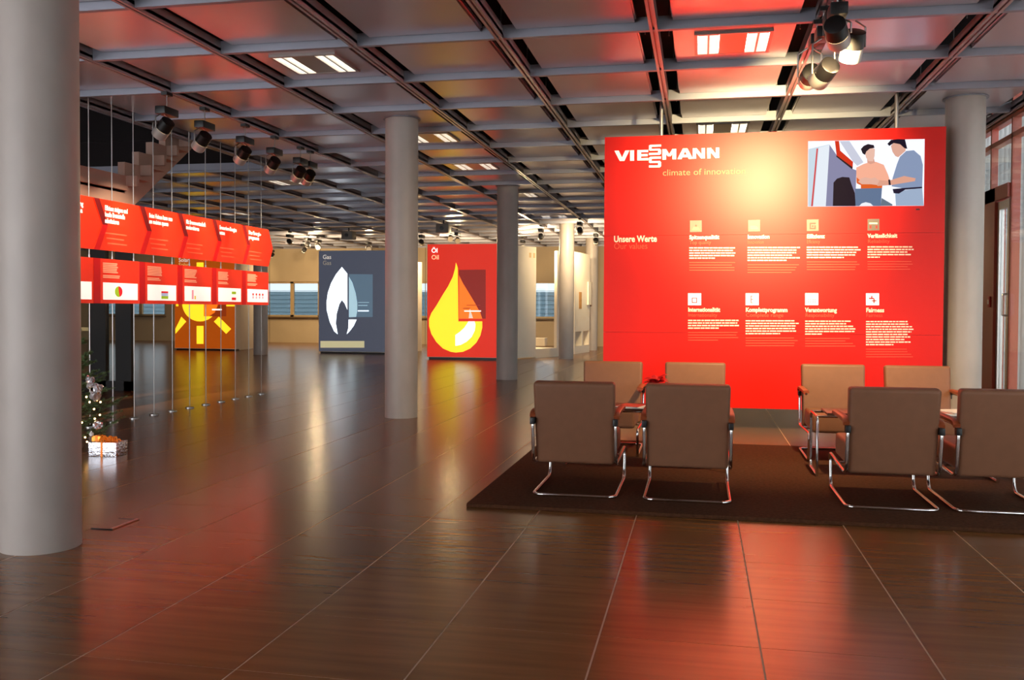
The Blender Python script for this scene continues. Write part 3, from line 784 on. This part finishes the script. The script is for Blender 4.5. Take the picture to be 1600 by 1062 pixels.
for k in range(8):
    an = math.pi/4*k+math.pi/2
    if k in (5,): continue
    dx, dy = math.cos(an), math.sin(an); ox, oy = -dy, dx
    r0, r1, w = 36, 63 if k != 0 else 64, 5.3
    if k in (2,): r0, r1 = 34, 37.5
    pts = [(cx+dx*r0+ox*w, cyy+dy*r0+oy*w), (cx+dx*r1+ox*w, cyy+dy*r1+oy*w), (cx+dx*r1-ox*w, cyy+dy*r1-oy*w), (cx+dx*r0-ox*w, cyy+dy*r0-oy*w)]
    pts = [(max(274.5, min(367.5, a)), b) for a, b in pts]
    poly_y('sun_ray', pts, M_YEL, sun_f, org, YS, .018)
poly_y('small_text_line', [(332, 482.5), (347, 482.5), (347, 484.5), (332, 484.5)], M_GLOW, sun_f, org, YS, .028)
box_text(sun_f, org, YS, 'Solar', 279.5, 409, .185, M_HTXT); box_text(sun_f, org, YS, 'Solar', 279.5, 416.5, .185, mat('backlit_sand', (240, 190, 110), .4, emit=.5, var=.01))
a = V3((hw, .3, 0)); b = on_floor(399, 544.6)-org; b.z = 0
wallseg(a, b, .02, stp-.02, .1, 'side_wall', M_WHITE, sun)

# -- white booth on the right
ba, bb = on_floor(897, 553.2), on_floor(921, 549.6)
booth = thing('white_display_booth', 'white spotlit display booth wall with a low niche beside the far columns', 'display booth', ba)
a = V3((0, 0, 0)); b = bb-ba; b.z = 0; d = b.normalized(); n = V3((-d.y, d.x, 0)); Lb = b.length
bt = 3.2
def bseg(f0, f1, z0, z1, nm, m=M_WHITE, th=.28): return wallseg(a+b*f0, a+b*f1, z0, z1, th, nm, m, booth)
bseg(0, 1, .70, bt, 'upper_wall'); bseg(0, 1, 0, .24, 'plinth'); bseg(.0, .06, .24, .70, 'upright'); bseg(.48, .56, .24, .70, 'upright'); bseg(.96, 1, .24, .70, 'upright')
wallseg(a+n*.22+b*.06, a+n*.22+b*.48, .24, .7, .05, 'niche_back', mat('dark_niche', (60, 34, 24), .7, var=.1), booth)
q = a+b*.28-n*.012; wallseg(q, q+b*.16, 1.42, 1.95, .01, 'poster', mat('brown_poster', (190, 140, 80), .6, var=.25, scale=(9, 9, 9)), booth)
q = a+b*.80-n*.06; wallseg(q, q+b*.2, 1.55, 2.3, .05, 'monitor', M_WHITE, booth); wallseg(q+b*.2, q+b*.23, 1.5, 2.3, .06, 'monitor_edge', mat('brown_edge', (120, 80, 50), .5, var=.05), booth)

# ================================================================== LOUNGE: rug, chairs, tables
rug = MB().box((-1.62, 6.37, 0), (3.05, 9.83, .028)).build('rug', M_RUG, bevel=.008)
tag(rug, 'large dark brown pile rug under the lounge chairs', 'rug')
def make_chair():
    t = thing('lounge_chair', 'x', 'chair', (0, 0, 0), 0, 'taupe leather cantilever lounge chairs')
    w = .305; r = .0125
    half = [(w, .0, r), (w, .80, r), (w, .84, .27), (w, .02, .245), (w, -.035, .57), (w, .10, .60), (w, .56, .60)]
    full = [(-x, y, z) for x, y, z in reversed(half)]+half
    MB().tube(fillet(full, .075, 7), r, 12).build('frame', M_CHROME, t, True)
    for s in (-1, 1):
        p = [(s*w, .0, .592), (s*w, .03, .612), (s*w, .08, .622), (s*w, .30, .622), (s*w, .56, .618)]
        mb = MB(); pp_ = fillet(p, .04, 4)
        n = len(mb.v)
        for i, q in enumerate(pp_):
            tg = (pp_[min(i+1, len(pp_)-1)]-pp_[max(0, i-1)]).normalized(); up = V3((0, -tg.z, tg.y))
            for dx, du in ((-.027, -.012), (.027, -.012), (.027, .010), (.018, .016), (-.018, .016), (-.027, .010)):
                mb.v.append(tuple(q+V3((dx, 0, 0))+up*du))
        for i in range(len(pp_)-1):
            for k in range(6): mb.f.append((n+i*6+k, n+i*6+(k+1) % 6, n+i*6+6+(k+1) % 6, n+i*6+6+k))
        mb.f.append(tuple(n+k for k in range(5, -1, -1))); e = n+(len(pp_)-1)*6; mb.f.append(tuple(e+k for k in range(6)))
        mb.build('armrest', M_ARM, t, True)
        MB().box((s*w-.018, -.05, .535), (s*w+.018, .012, .585)).build('arm_clamp', M_BLACK, t, bevel=.006)
    # backrest cushion, slightly leaning, soft edges
    mb = MB().prism([(-.288, .05, .238), (.288, .05, .238), (.300, -.055, .845), (-.300, -.055, .845)], (0, .105, .012))
    mb.build('backrest', M_LEATHER, t, bevel=.03, seg=4)
    mb = MB().box((-.275, .14, .265), (.275, .80, .435)).build('seat', M_LEATHER, t, bevel=.035, seg=4)
    MB().tube([(-w+.01, .40, .262), (w-.01, .40, .262)], .01, 8).build('cross_bar', M_CHROME, t, True)
    return t
ch0 = make_chair()
chairs = [(-.90, 6.745, 0, 'taupe leather lounge chair, back turned, at the corner of the rug next to open floor'),
          (-.083, 6.735, 0, 'taupe leather lounge chair, back turned, at the poinsettia table beside the wide gap'),
          (1.318, 6.79, 0, 'taupe leather lounge chair, back turned, in front of the bare chrome table end'),
          (2.042, 6.82, 0, 'taupe leather lounge chair, back turned, nearest the glass front'),
          (-.868, 9.50, math.pi, 'taupe leather lounge chair facing out, at the end nearest the hall columns'),
          (-.045, 9.54, math.pi, 'taupe leather lounge chair facing out, under the logo half of the red wall'),
          (1.285, 9.60, math.pi, 'taupe leather lounge chair facing out, behind the chrome end of the low table'),
          (2.06, 9.58, math.pi, 'taupe leather lounge chair facing out, beside the tan column and glass front')]
for i, (x, y, rz, lb) in enumerate(chairs):
    c = ch0 if i == 0 else copy_tree(ch0)
    c.location = (x, y, .0285 if True else 0); c.rotation_euler = (0, 0, rz); c['label'] = lb

def low_table(x0, x1, label):
    t = thing('low_table', label, 'table', ((x0+x1)/2, 8.28, .0285), 0, 'low chrome tables between the chairs')
    hw = (x1-x0)/2; r = .0125; H = .51
    for s in (-1, 1):
        MB().tube(fillet([(s*hw, -.22, r), (s*hw, -.22, H-.01), (s*(hw-.0), .22, H-.01), (s*hw, .22, r), (s*hw, -.22, r)], .06, 6), r, 10).build('leg_frame', M_CHROME, t, True)
    for s in (-1, 1): MB().tube([(-hw, s*.2, H-.012), (hw, s*.2, H-.012)], .011, 10).build('side_rail', M_CHROME, t, True)
    MB().box((-hw+.08, -.21, H), (hw-.03, .21, H+.02)).build('table_top', mat('dark_wood_top', (70, 40, 28), .35, var=.15, scale=(4, 30, 4)), t, bevel=.004)
    return .0285+H+.02
zt = low_table(-1.16, .24, 'low chrome table with poinsettia and magazines among four chairs')
low_table(.965, 2.36, 'low chrome table with magazines, its tube end showing in the gap between chairs')
def magazine(x, y, z, rz, c, w=.21, h=.28, t=.006, label='', grp=None):
    o = thing('magazine', label, 'magazine', (x, y, z), rz, grp)
    MB().box((-w/2, -h/2, 0), (w/2, h/2, t)).build('pages', mat('paper', (232, 226, 220), .6, var=.03), o)
    MB().box((-w/2, -h/2, t), (w/2, h/2, t+.0012)).build('cover', mat('cover_%d_%d_%d' % c, c, .35, var=.35, scale=(16, 16, 16)), o)
for i, (x, y, rz, c, l) in enumerate(((-.565, 8.14, .2, (230, 226, 226), 'white magazine lying on the low table by the poinsettia'), (-.58, 8.15, -.3, (206, 70, 60), 'red magazine on top of the white one by the poinsettia'))):
    magazine(x, y, zt+.0085*i, rz, c, label=l)
for i, (x, y, rz, c, l) in enumerate(((2.08, 8.24, .1, (236, 226, 220), 'pale magazine at the bottom of the pile on the plantless table'), (2.07, 8.25, -.2, (206, 120, 110), 'pinkish magazine in the middle of the pile on the plantless table'), (2.09, 8.26, .35, (244, 236, 228), 'white patterned magazine topping the pile on the plantless table'))):
    magazine(x, y, zt+.0085*i, rz, c, label=l)
# poinsettia
po = thing('poinsettia', 'red poinsettia with green leaves in a small dark pot on the low table', 'plant', (-.37, 8.26, zt))
MB().tube([(0, 0, 0), (0, 0, .01), (0, 0, .085), (0, 0, .095), (0, 0, .08)], [.04, .045, .062, .066, .055], 20).build('pot', mat('dark_pot', (34, 28, 26), .4, var=.1), po, True)
MB().tube([(0, 0, .05), (.004, 0, .20)], .006, 6).build('stem', mat('plant_stem', (70, 90, 40), .6, var=.1), po)
random.seed(11)
def leaf_mesh(L, W, m, nm):
    mb = MB(); vs = []
    for i, (t, w) in enumerate(((0, .1), (.25, .8), (.5, 1), (.75, .6), (1, .0))):
        z = .04*math.sin(t*2.6)
        vs += [(-W*w, L*t, z-.008*w), (0, L*t, z+.003), (W*w, L*t, z-.008*w)]
    fs = []
    for i in range(4): fs += [(i*3, i*3+1, i*3+4, i*3+3), (i*3+1, i*3+2, i*3+5, i*3+4)]
    mb.add(vs, fs)
    return mb.mesh(nm, m)
lr = leaf_mesh(.12, .034, mat('poinsettia_red', (196, 16, 18), .5, var=.15, scale=(30, 30, 30)), 'bract')
lg = leaf_mesh(.125, .036, mat('poinsettia_green', (34, 78, 34), .5, var=.2, scale=(30, 30, 30)), 'leaf')
for k in range(13):
    o = link('bract', lr, po, (0, 0, .19+.012*(k % 3))); o.rotation_euler = (random.uniform(-.25, .45), 0, 2.4*k)
for k in range(12):
    o = link('leaf', lg, po, (0, 0, .10+.02*(k % 4))); o.rotation_euler = (random.uniform(-.3, .25), 0, 2.4*k+.6)

# ================================================================== CHRISTMAS TREE AND GIFTS
tx, ty = -6.17, 8.12
tree = thing('fir_tree', 'small decorated green fir tree half hidden behind the thick column', 'christmas tree', (tx, ty, 0))
MB().tube([(0, 0, 0), (0, 0, .7), (0, 0, 1.32)], [.035, .025, .006], 8).build('trunk', mat('fir_bark', (70, 48, 32), .9, var=.2, scale=(20, 20, 8)), tree, True)
MB().tube([(0, 0, 0), (0, 0, .02), (0, 0, .10), (0, 0, .11)], [.15, .16, .12, .05], 20).build('stand', M_BLACK, tree, True)
random.seed(5)
wood = MB(); need = MB()
def needles(p, q, n, ln):
    ax = (q-p).normalized(); ref = V3((0, 0, 1)).cross(ax).normalized(); b2 = ax.cross(ref)
    for i in range(n):
        t = random.random(); c = p.lerp(q, t); an = random.uniform(0, 2*math.pi)
        d = (ref*math.cos(an)+b2*math.sin(an)*.8+ax*.75).normalized()*ln*random.uniform(.75, 1.1)
        s = ax.cross(d).normalized()*.0022
        need.add([c-s, c+s, c+d], [(0, 1, 2)])
tips = []
z = .18
while z < 1.24:
    R_ = .70*(1-z/1.38)**.9+.02
    nb = 9 if z < .8 else 7
    a0 = random.random()*6.28
    for k in range(nb):
        an = a0+2*math.pi*k/nb+random.uniform(-.2, .2); L = R_*random.uniform(.8, 1.08)
        d = V3((math.cos(an), math.sin(an), 0)); p = V3((0, 0, z+random.uniform(-.04, .04)))
        mid = p+d*L*.6+V3((0, 0, .02)); tip = p+d*L+V3((0, 0, .09*L/.5+random.uniform(-.02, .05)))
        wood.tube([p, mid, tip], [.007, .005, .002], 5)
        needles(p+d*.08, mid, 130, .032); needles(mid, tip, 150, .03); tips.append(tip)
        side = V3((-d.y, d.x, 0))
        for f in (.4, .6, .78):
            for s in (-1, 1):
                q0 = p.lerp(mid, f/.6) if f < .6 else mid.lerp(tip, (f-.6)/.4)
                q1 = q0+(d*.55+side*s*.8).normalized()*L*.34*(1.15-f)*1.3+V3((0, 0, .015))
                wood.tube([q0, q1], [.004, .0015], 4); needles(q0, q1, 80, .027)
    z += .105
wood.build('branches', MATS['fir_bark'], tree)
tag(need.build('needles', mat('fir_needles', (104, 132, 84), .6, var=.35, scale=(9, 9, 9)), tree), kind='stuff')
# ornaments: crumpled silver bows and a bauble, hanging at photo positions
M_SILVER = mat('silver_foil', (236, 234, 238), .2, metal=.7, var=.03)
def tree_pt(px, py, depth=0.): return on_y(px, py, ty-.32+depth)
def bow(px, py, label, s=1.):
    p = tree_pt(px, py)
    o = thing('silver_bow', label, 'ornament', p, random.random()*3, 'silver foil bows on the fir tree')
    for k in range(7):
        an = 2*math.pi*k/7; rr = random.uniform(.018, .026)*s
        mb = MB().sphere((math.cos(an)*.026*s, random.uniform(-.012, .012)*s, math.sin(an)*.022*s), rr, 7, 5, (1, .55, .75))
        mb.v = [(a+random.uniform(-.2, .2)*rr, b+random.uniform(-.2, .2)*rr, c+random.uniform(-.2, .2)*rr) for a, b, c in mb.v]
        mb.build('loop', M_SILVER, o)
    MB().sphere((0, 0, 0), .016*s, 8, 5).build('knot', M_SILVER, o)
bow(106, 568, 'silver foil bow on the uppermost visible fir branch', 1.5); bow(141, 596, 'silver foil bow hanging above the big crumpled one', 1.8)
bow(152, 613, 'large crumpled silver foil bow low on the outer fir branches', 2.3); bow(152, 664, 'small silver bow near the string light cable foot', 1.1)
o = thing('white_bauble', 'shiny white bauble hanging low on the fir tree above the gift', 'ornament', tree_pt(143, 678))
MB().sphere((0, 0, 0), .022, 14, 9).build('ball', mat('pearl_white', (235, 230, 225), .15, var=.02), o, True); MB().tube([(0, 0, .02), (0, 0, .03)], .006, 8).build('cap', M_SILVER, o)
sl_ = thing('string_lights', 'string of small warm glowing bulbs on the fir tree', 'string lights', (tx, ty, 0))
bulbs = [(108, 597), (117, 596), (123, 601), (135, 620), (140, 628), (147, 639), (156, 648), (148, 654), (128, 660), (157, 628), (110, 640), (118, 625), (133, 683), (136, 690)]
mb = MB(); prev = None
M_BULB = mat('warm_bulb', (255, 200, 130), .4, emit=14, ecol=(255, 190, 110), var=.01)
bm_ = MB().sphere((0, 0, 0), .0085, 8, 6).mesh('bulb', M_BULB, True)
for b in bulbs:
    p = tree_pt(*b)-V3((tx, ty, 0)); link('bulb', bm_, sl_, p)
    if prev is not None:
        mid = (p+prev)/2+V3((-.03, .08, -.02)); mb.tube([prev+V3((0, .01, 0)), mid, p+V3((0, .01, 0))], .0018, 4)
    prev = p
mb.build('wire', mat('green_wire', (22, 40, 22), .6, var=.1), sl_)
M_FOIL = mat('crinkled_silver_foil', (225, 225, 232), .14, metal=1., var=.05, scale=(35, 35, 35), bump=.9)
M_RIB = mat('orange_gold_ribbon', (226, 120, 30), .3, metal=.4, emit=.15, var=.1, scale=(30, 30, 30))
gp = on_floor(133, 714.5); gq = on_floor(184, 712.5)
gf = thing('gift_box', 'small silver foil wrapped gift with orange ribbon on the floor by the tree', 'gift', (gp+gq)/2+V3((0, .1, 0)), .06)
gw = (gq-gp).length/2
MB().box((-gw, -.1, 0), (gw, .1, .135)).build('box', M_FOIL, gf, bevel=.006)
mb = MB(); random.seed(2)
for k in range(16):
    a = random.uniform(0, 6.28); x = random.uniform(-gw*.7, gw*.7); L = random.uniform(.03, .07)
    mb.tube(fillet([(x, 0, .137), (x+L*math.cos(a), L*math.sin(a), .16+random.uniform(0, .04)), (x+1.6*L*math.cos(a), 1.6*L*math.sin(a), .142)], .03, 4), .006, 5)
mb.build('ribbon_bow', M_RIB, gf)
MB().box((-gw*.1, -.103, -.0), (gw*.04, .103, .139)).build('ribbon', M_RIB, gf)
g2 = thing('small_gift', 'little gold wrapped parcel behind the silver gift', 'gift', gp+V3((-.06, .275, 0)), .1)
MB().box((-.05, -.03, 0), (.05, .03, .17)).build('box', mat('gold_foil', (205, 130, 50), .25, metal=.8, var=.15, scale=(30, 30, 30), bump=.6), g2, bevel=.006)
MB().box((-.012, -.033, 0), (.012, .033, .173)).build('ribbon', M_RIB, g2)

# floor box cover
fb = thing('floor_socket', 'flat metal floor socket lid set in the tiles near the thick column', 'floor socket', (-3.71, 5.36, 0))
MB().box((-.075, -.14, 0), (.075, .14, .004)).build('lid', M_TILE, fb)
MB().box((.06, -.14, .004), (.075, .14, .010)).build('lid_edge', M_STEEL, fb)
MB().box((-.075, -.145, .0), (.075, -.138, .006)).build('lid_seam', M_BLACK, fb); MB().box((-.075, .138, .0), (.075, .145, .006)).build('lid_seam', M_BLACK, fb)

# ================================================================== CEILING LUMINAIRES
M_LUMF = mat('luminaire_housing', (170, 160, 155), .35, metal=.4, var=.03)
M_LUMW = mat('luminaire_centre', (150, 138, 128), .3, metal=.6, var=.03)
M_TUBE = mat('fluorescent_tube', (255, 250, 240), .4, emit=9, ecol=(255, 244, 225), var=.01)
def make_lum():
    t = thing('ceiling_luminaire', 'x', 'ceiling light', (0, 0, 0), 0, 'recessed twin louvre ceiling lights')
    MB().box((-.34, -.34, -.022), (.34, -.31, 0)).box((-.34, .31, -.022), (.34, .34, 0)).box((-.34, -.31, -.022), (-.31, .31, 0)).box((.31, -.31, -.022), (.34, .31, 0)).build('frame', M_LUMF, t)
    MB().box((-.12, -.31, -.020), (.12, .31, 0)).build('centre_plate', M_LUMW, t)
    for s in (-1, 1):
        df = MB().box((s*.215-.095, -.31, -.002), (s*.215+.095, .31, -.001)).build('diffuser', M_TUBE, t)
        lv = MB()
        for k in range(25):
            y = -.30+.025*k
            lv.box((s*.215-.09, y-.002, -.021), (s*.215+.09, y+.002, -.004))
        lv.build('louvre_blades', M_STEEL, df)
        MB().box((s*.215-.008, -.31, -.021), (s*.215+.008, .31, -.004)).build('louvre_spine', M_STEEL, df)
    return t
lum0 = make_lum()
lums = [(-3.786, 8.73, 'twin louvre ceiling light above the hall between thick column and round column'), (.264, 8.73, 'twin louvre ceiling light glowing red above the lounge chairs'),
        (-3.786, 12.78, 'twin louvre ceiling light just behind the second round column'), (.264, 12.78, 'twin louvre ceiling light peeking over the red display wall'),
        (-3.786, 15.48, 'twin louvre ceiling light before the column by the red drop board'), (-3.786, 19.53, 'twin louvre ceiling light behind the column by the drop board'), (-3.786, 24.2, 'farthest twin louvre ceiling light ahead of the slim column'),
        (-7.836, 16.83, 'twin louvre ceiling light past the stairwell above the orange sun board'), (-11.886, 16.83, 'twin louvre ceiling light seen between the hanging cables'), (-11.886, 22.2, 'far twin louvre ceiling light beyond the end of the hanging panels')]
for i, (x, y, lb) in enumerate(lums):
    c = lum0 if i == 0 else copy_tree(lum0)
    c.location = (x, y, ZP-.0005); c['label'] = lb

# ================================================================== SPOTLIGHTS
M_LENS_ON = mat('lit_lamp_lens', (255, 240, 210), .3, emit=16, ecol=(255, 226, 170), var=.01)
M_LENS_OFF = mat('lamp_lens', (210, 190, 160), .2, emit=2.5, ecol=(255, 220, 160), var=.02)
def spotlight(adapter, target, label, group, power, angle=50, blend=.6, drop=.16, head_drop=.40, on=False, box_len=.28, sc=1., color=WARM, headoff=(0, 0), radius=.05):
    A_ = V3(adapter); t = thing('spotlight', label, 'spotlight', A_, 0, group)
    MB().box((-.035, -.06, -.035), (.035, .06, 0)).build('track_adapter', M_BLACK, t)
    MB().tube([(0, 0, -.03), (0, 0, -drop)], .007, 8).build('hanger_rod', M_STEEL, t)
    bl = box_len/2
    MB().box((-.06*sc, -bl, -drop-.085*sc), (.06*sc, bl, -drop)).build('ballast_box', M_BLACK, t, bevel=.008)
    H = V3((headoff[0], headoff[1], -head_drop)); d = (V3(target)-(A_+H)).normalized()
    q = V3((0, 0, 1)).cross(d)
    q = q.normalized() if q.length > .05 else V3((1, 0, 0))
    R_ = .082*sc; L = .20*sc
    top = V3((headoff[0], headoff[1], -drop-.08*sc))
    for s in (-1, 1):
        MB().tube([top+q*s*.02, top+q*s*(R_+.012)+V3((0, 0, -.05*sc)), H+q*s*(R_+.012)], .008*sc, 6).build('yoke_arm', M_STEEL, t)
    hs = MB().tube([H-d*L*.62, H-d*L*.60, H-d*L*.05, H-d*L*.02], [R_*.80, R_*.92, R_*.98, R_*.98], 24).build('lamp_housing', M_BLACK, t, True)
    rf = MB().tube([H-d*L*.02, H+d*L*.46, H+d*L*.5, H+d*L*.49, H+d*L*.30], [R_, R_, R_*.97, R_*.86, R_*.80], 24, cap=False).build('reflector_ring', M_ALU, hs, True)
    MB().tube([H+d*L*.30, H+d*L*.305], R_*.80, 20).build('lens', M_LENS_ON if on else M_LENS_OFF, hs)
    if power:
        l = bpy.data.lights.new('spot_beam', 'SPOT'); l.energy = power; l.spot_size = math.radians(angle); l.spot_blend = blend; l.color = color; l.shadow_soft_size = radius
        o = bpy.data.objects.new('spot_beam', l); COL.objects.link(o); o.parent = t
        o.location = H+d*(L*.5+.03); o.rotation_euler = d.to_track_quat('-Z', 'Y').to_euler()
    return t
G1 = 'track spotlights along the hanging panels'
ords = ['first track spotlight by the thick column, above the hanging panels', 'second track spotlight from the thick column above the hanging panels', 'third track spotlight from the thick column above the hanging panels', 'fourth track spotlight from the thick column above the hanging panels', 'fifth track spotlight, in front of its near twin above the panels', 'last track spotlight of the panel row, tucked behind its twin']
RXT = RX-4*MOD
for i, y in enumerate((9.35, 10.15, 11.15, 12.0, 12.85, 13.2)):
    spotlight((RXT, y, ZB-.006), (XH, y+.35+.1*i, 2.35), ords[i], G1, 160, angle=60, color=(1, .80, .55), drop=.17, head_drop=.42, headoff=(0, -.08))
G2 = 'spotlights lighting the red wall'
hot = on_y(1196, 268, YP)
RX1 = RX+MOD
SPC = (1., .70, .34)
spotlight((RX1, 7.0, ZB-.006), on_y(1400, 430, YP), 'black-topped spotlight highest in the ceiling cluster above the chairs', G2, 430, angle=85, blend=1., drop=.20, head_drop=.40, headoff=(0, 0), box_len=.22, color=SPC)
spotlight((RX1+.02, 7.42, ZB-.006), (.75, 9.5, .4), 'bright silver tilted spotlight sticking out of the ceiling cluster', G2, 520, angle=88, blend=1., drop=.12, head_drop=.40, headoff=(.14, -.05), box_len=.20, color=SPC)
spotlight((RX1-.01, 7.68, ZB-.006), on_y(1030, 440, YP), 'drum shaped spotlight hanging lowest in the cluster', G2, 440, angle=85, blend=1., drop=.16, head_drop=.52, headoff=(.0, -.02), box_len=.20, color=SPC)
spotlight((RX1-.02, 8.02, ZB-.006), hot, 'spotlight with open rim at the wall side of the cluster', G2, 1450, angle=66, blend=1., drop=.12, head_drop=.44, headoff=(-.05, .05), box_len=.20, color=(1., .76, .36))
# far exhibition spots
G3 = 'small far spotlights over the exhibition'
far = [((453, 370), (-14, YB, 1.5), 'dark far spotlight beyond the end of the hanging panel row', 90, False), ((481, 368), (-15.5, YB, 1.2), 'dark far spotlight beside the glaring lamp over the blue board', 90, False),
       ((497, 376), (-9.0, 20, 0), 'glaring far spotlight above the lettered corner of the blue flame board', 12, True), ((475, 394), (-17, YB, 1.8), 'far spotlight glinting above the back windows next to the blue board', 120, True),
       ((424, 398), (-19, YB, 1.5), 'bright far spotlight touching the tip of the last arrow panel', 120, True), ((576, 381), (-6.0, 20, 0), 'glaring far spotlight above the column side of the blue flame board', 12, True),
       ((659, 364), (-9.5, YB, 1.6), 'dark far spotlight between the round column and the red drop board', 110, False), ((704, 367), (-5.0, 17, 0), 'lamp of the bright pair above the drop board, nearer its lettering', 15, True), ((715, 367), (-4.0, 17, 0), 'lamp of the bright pair above the drop board, farther from its lettering', 15, True),
       ((817, 367), (-4.6, 26.2, 2.6), 'dark far spotlight beside the top of the white booth side wall', 130, False), ((845, 382), (-6, YB, 1.6), 'dark far spotlight against the tan wall behind the white booth', 110, False),
       ((906, 360), (-3.55, 29.8, 2.2), 'dark far spotlight between the slim column and the red wall', 70, False), ((931, 374), (-3.4, 31.5, 2), 'far spotlight close to the edge of the big red wall', 60, True)]
for (p, tg, lb, pw, on) in far:
    a = on_floor(p[0], p[1]-5, ZB-.006)
    k = round((a.x-RX)/MOD); k = k+1 if a.y*(RX+k*MOD)/a.x > 31.5 else k; a.y *= (RX+k*MOD)/a.x; a.x = RX+k*MOD
    spotlight(a, tg, lb, G3, pw*6.5*(min(1., ((YB-a.y)/7.)**1.5) if tg[1] == YB else 1.), angle=118, blend=1., drop=.10, head_drop=.33, on=on, box_len=.34, sc=1.0, radius=.08)
# projectors
for (px, py, lb) in ((545, 362, 'small grey projector hanging above the blue flame board'), (693, 350, 'small grey projector hanging above the red drop board')):
    a = on_floor(px, py-7, ZB); t = thing('projector', lb, 'projector', a, 0, 'hanging projectors')
    MB().tube([(0, 0, 0), (0, 0, -.12)], .02, 8).build('hanger', M_BLACK, t)
    MB().box((-.17, -.17, -.36), (.17, .17, -.12)).build('casing', mat('grey_projector', (110, 104, 98), .5, var=.05), t, bevel=.02)
    MB().tube([(0, -.17, -.24), (0, -.21, -.24)], .05, 14).build('lens', M_BLACK, t, True)
    MB().box((-1.2, -.02, -.02), (1.2, .02, 0)).build('mounting_bar', M_BLACK, t)
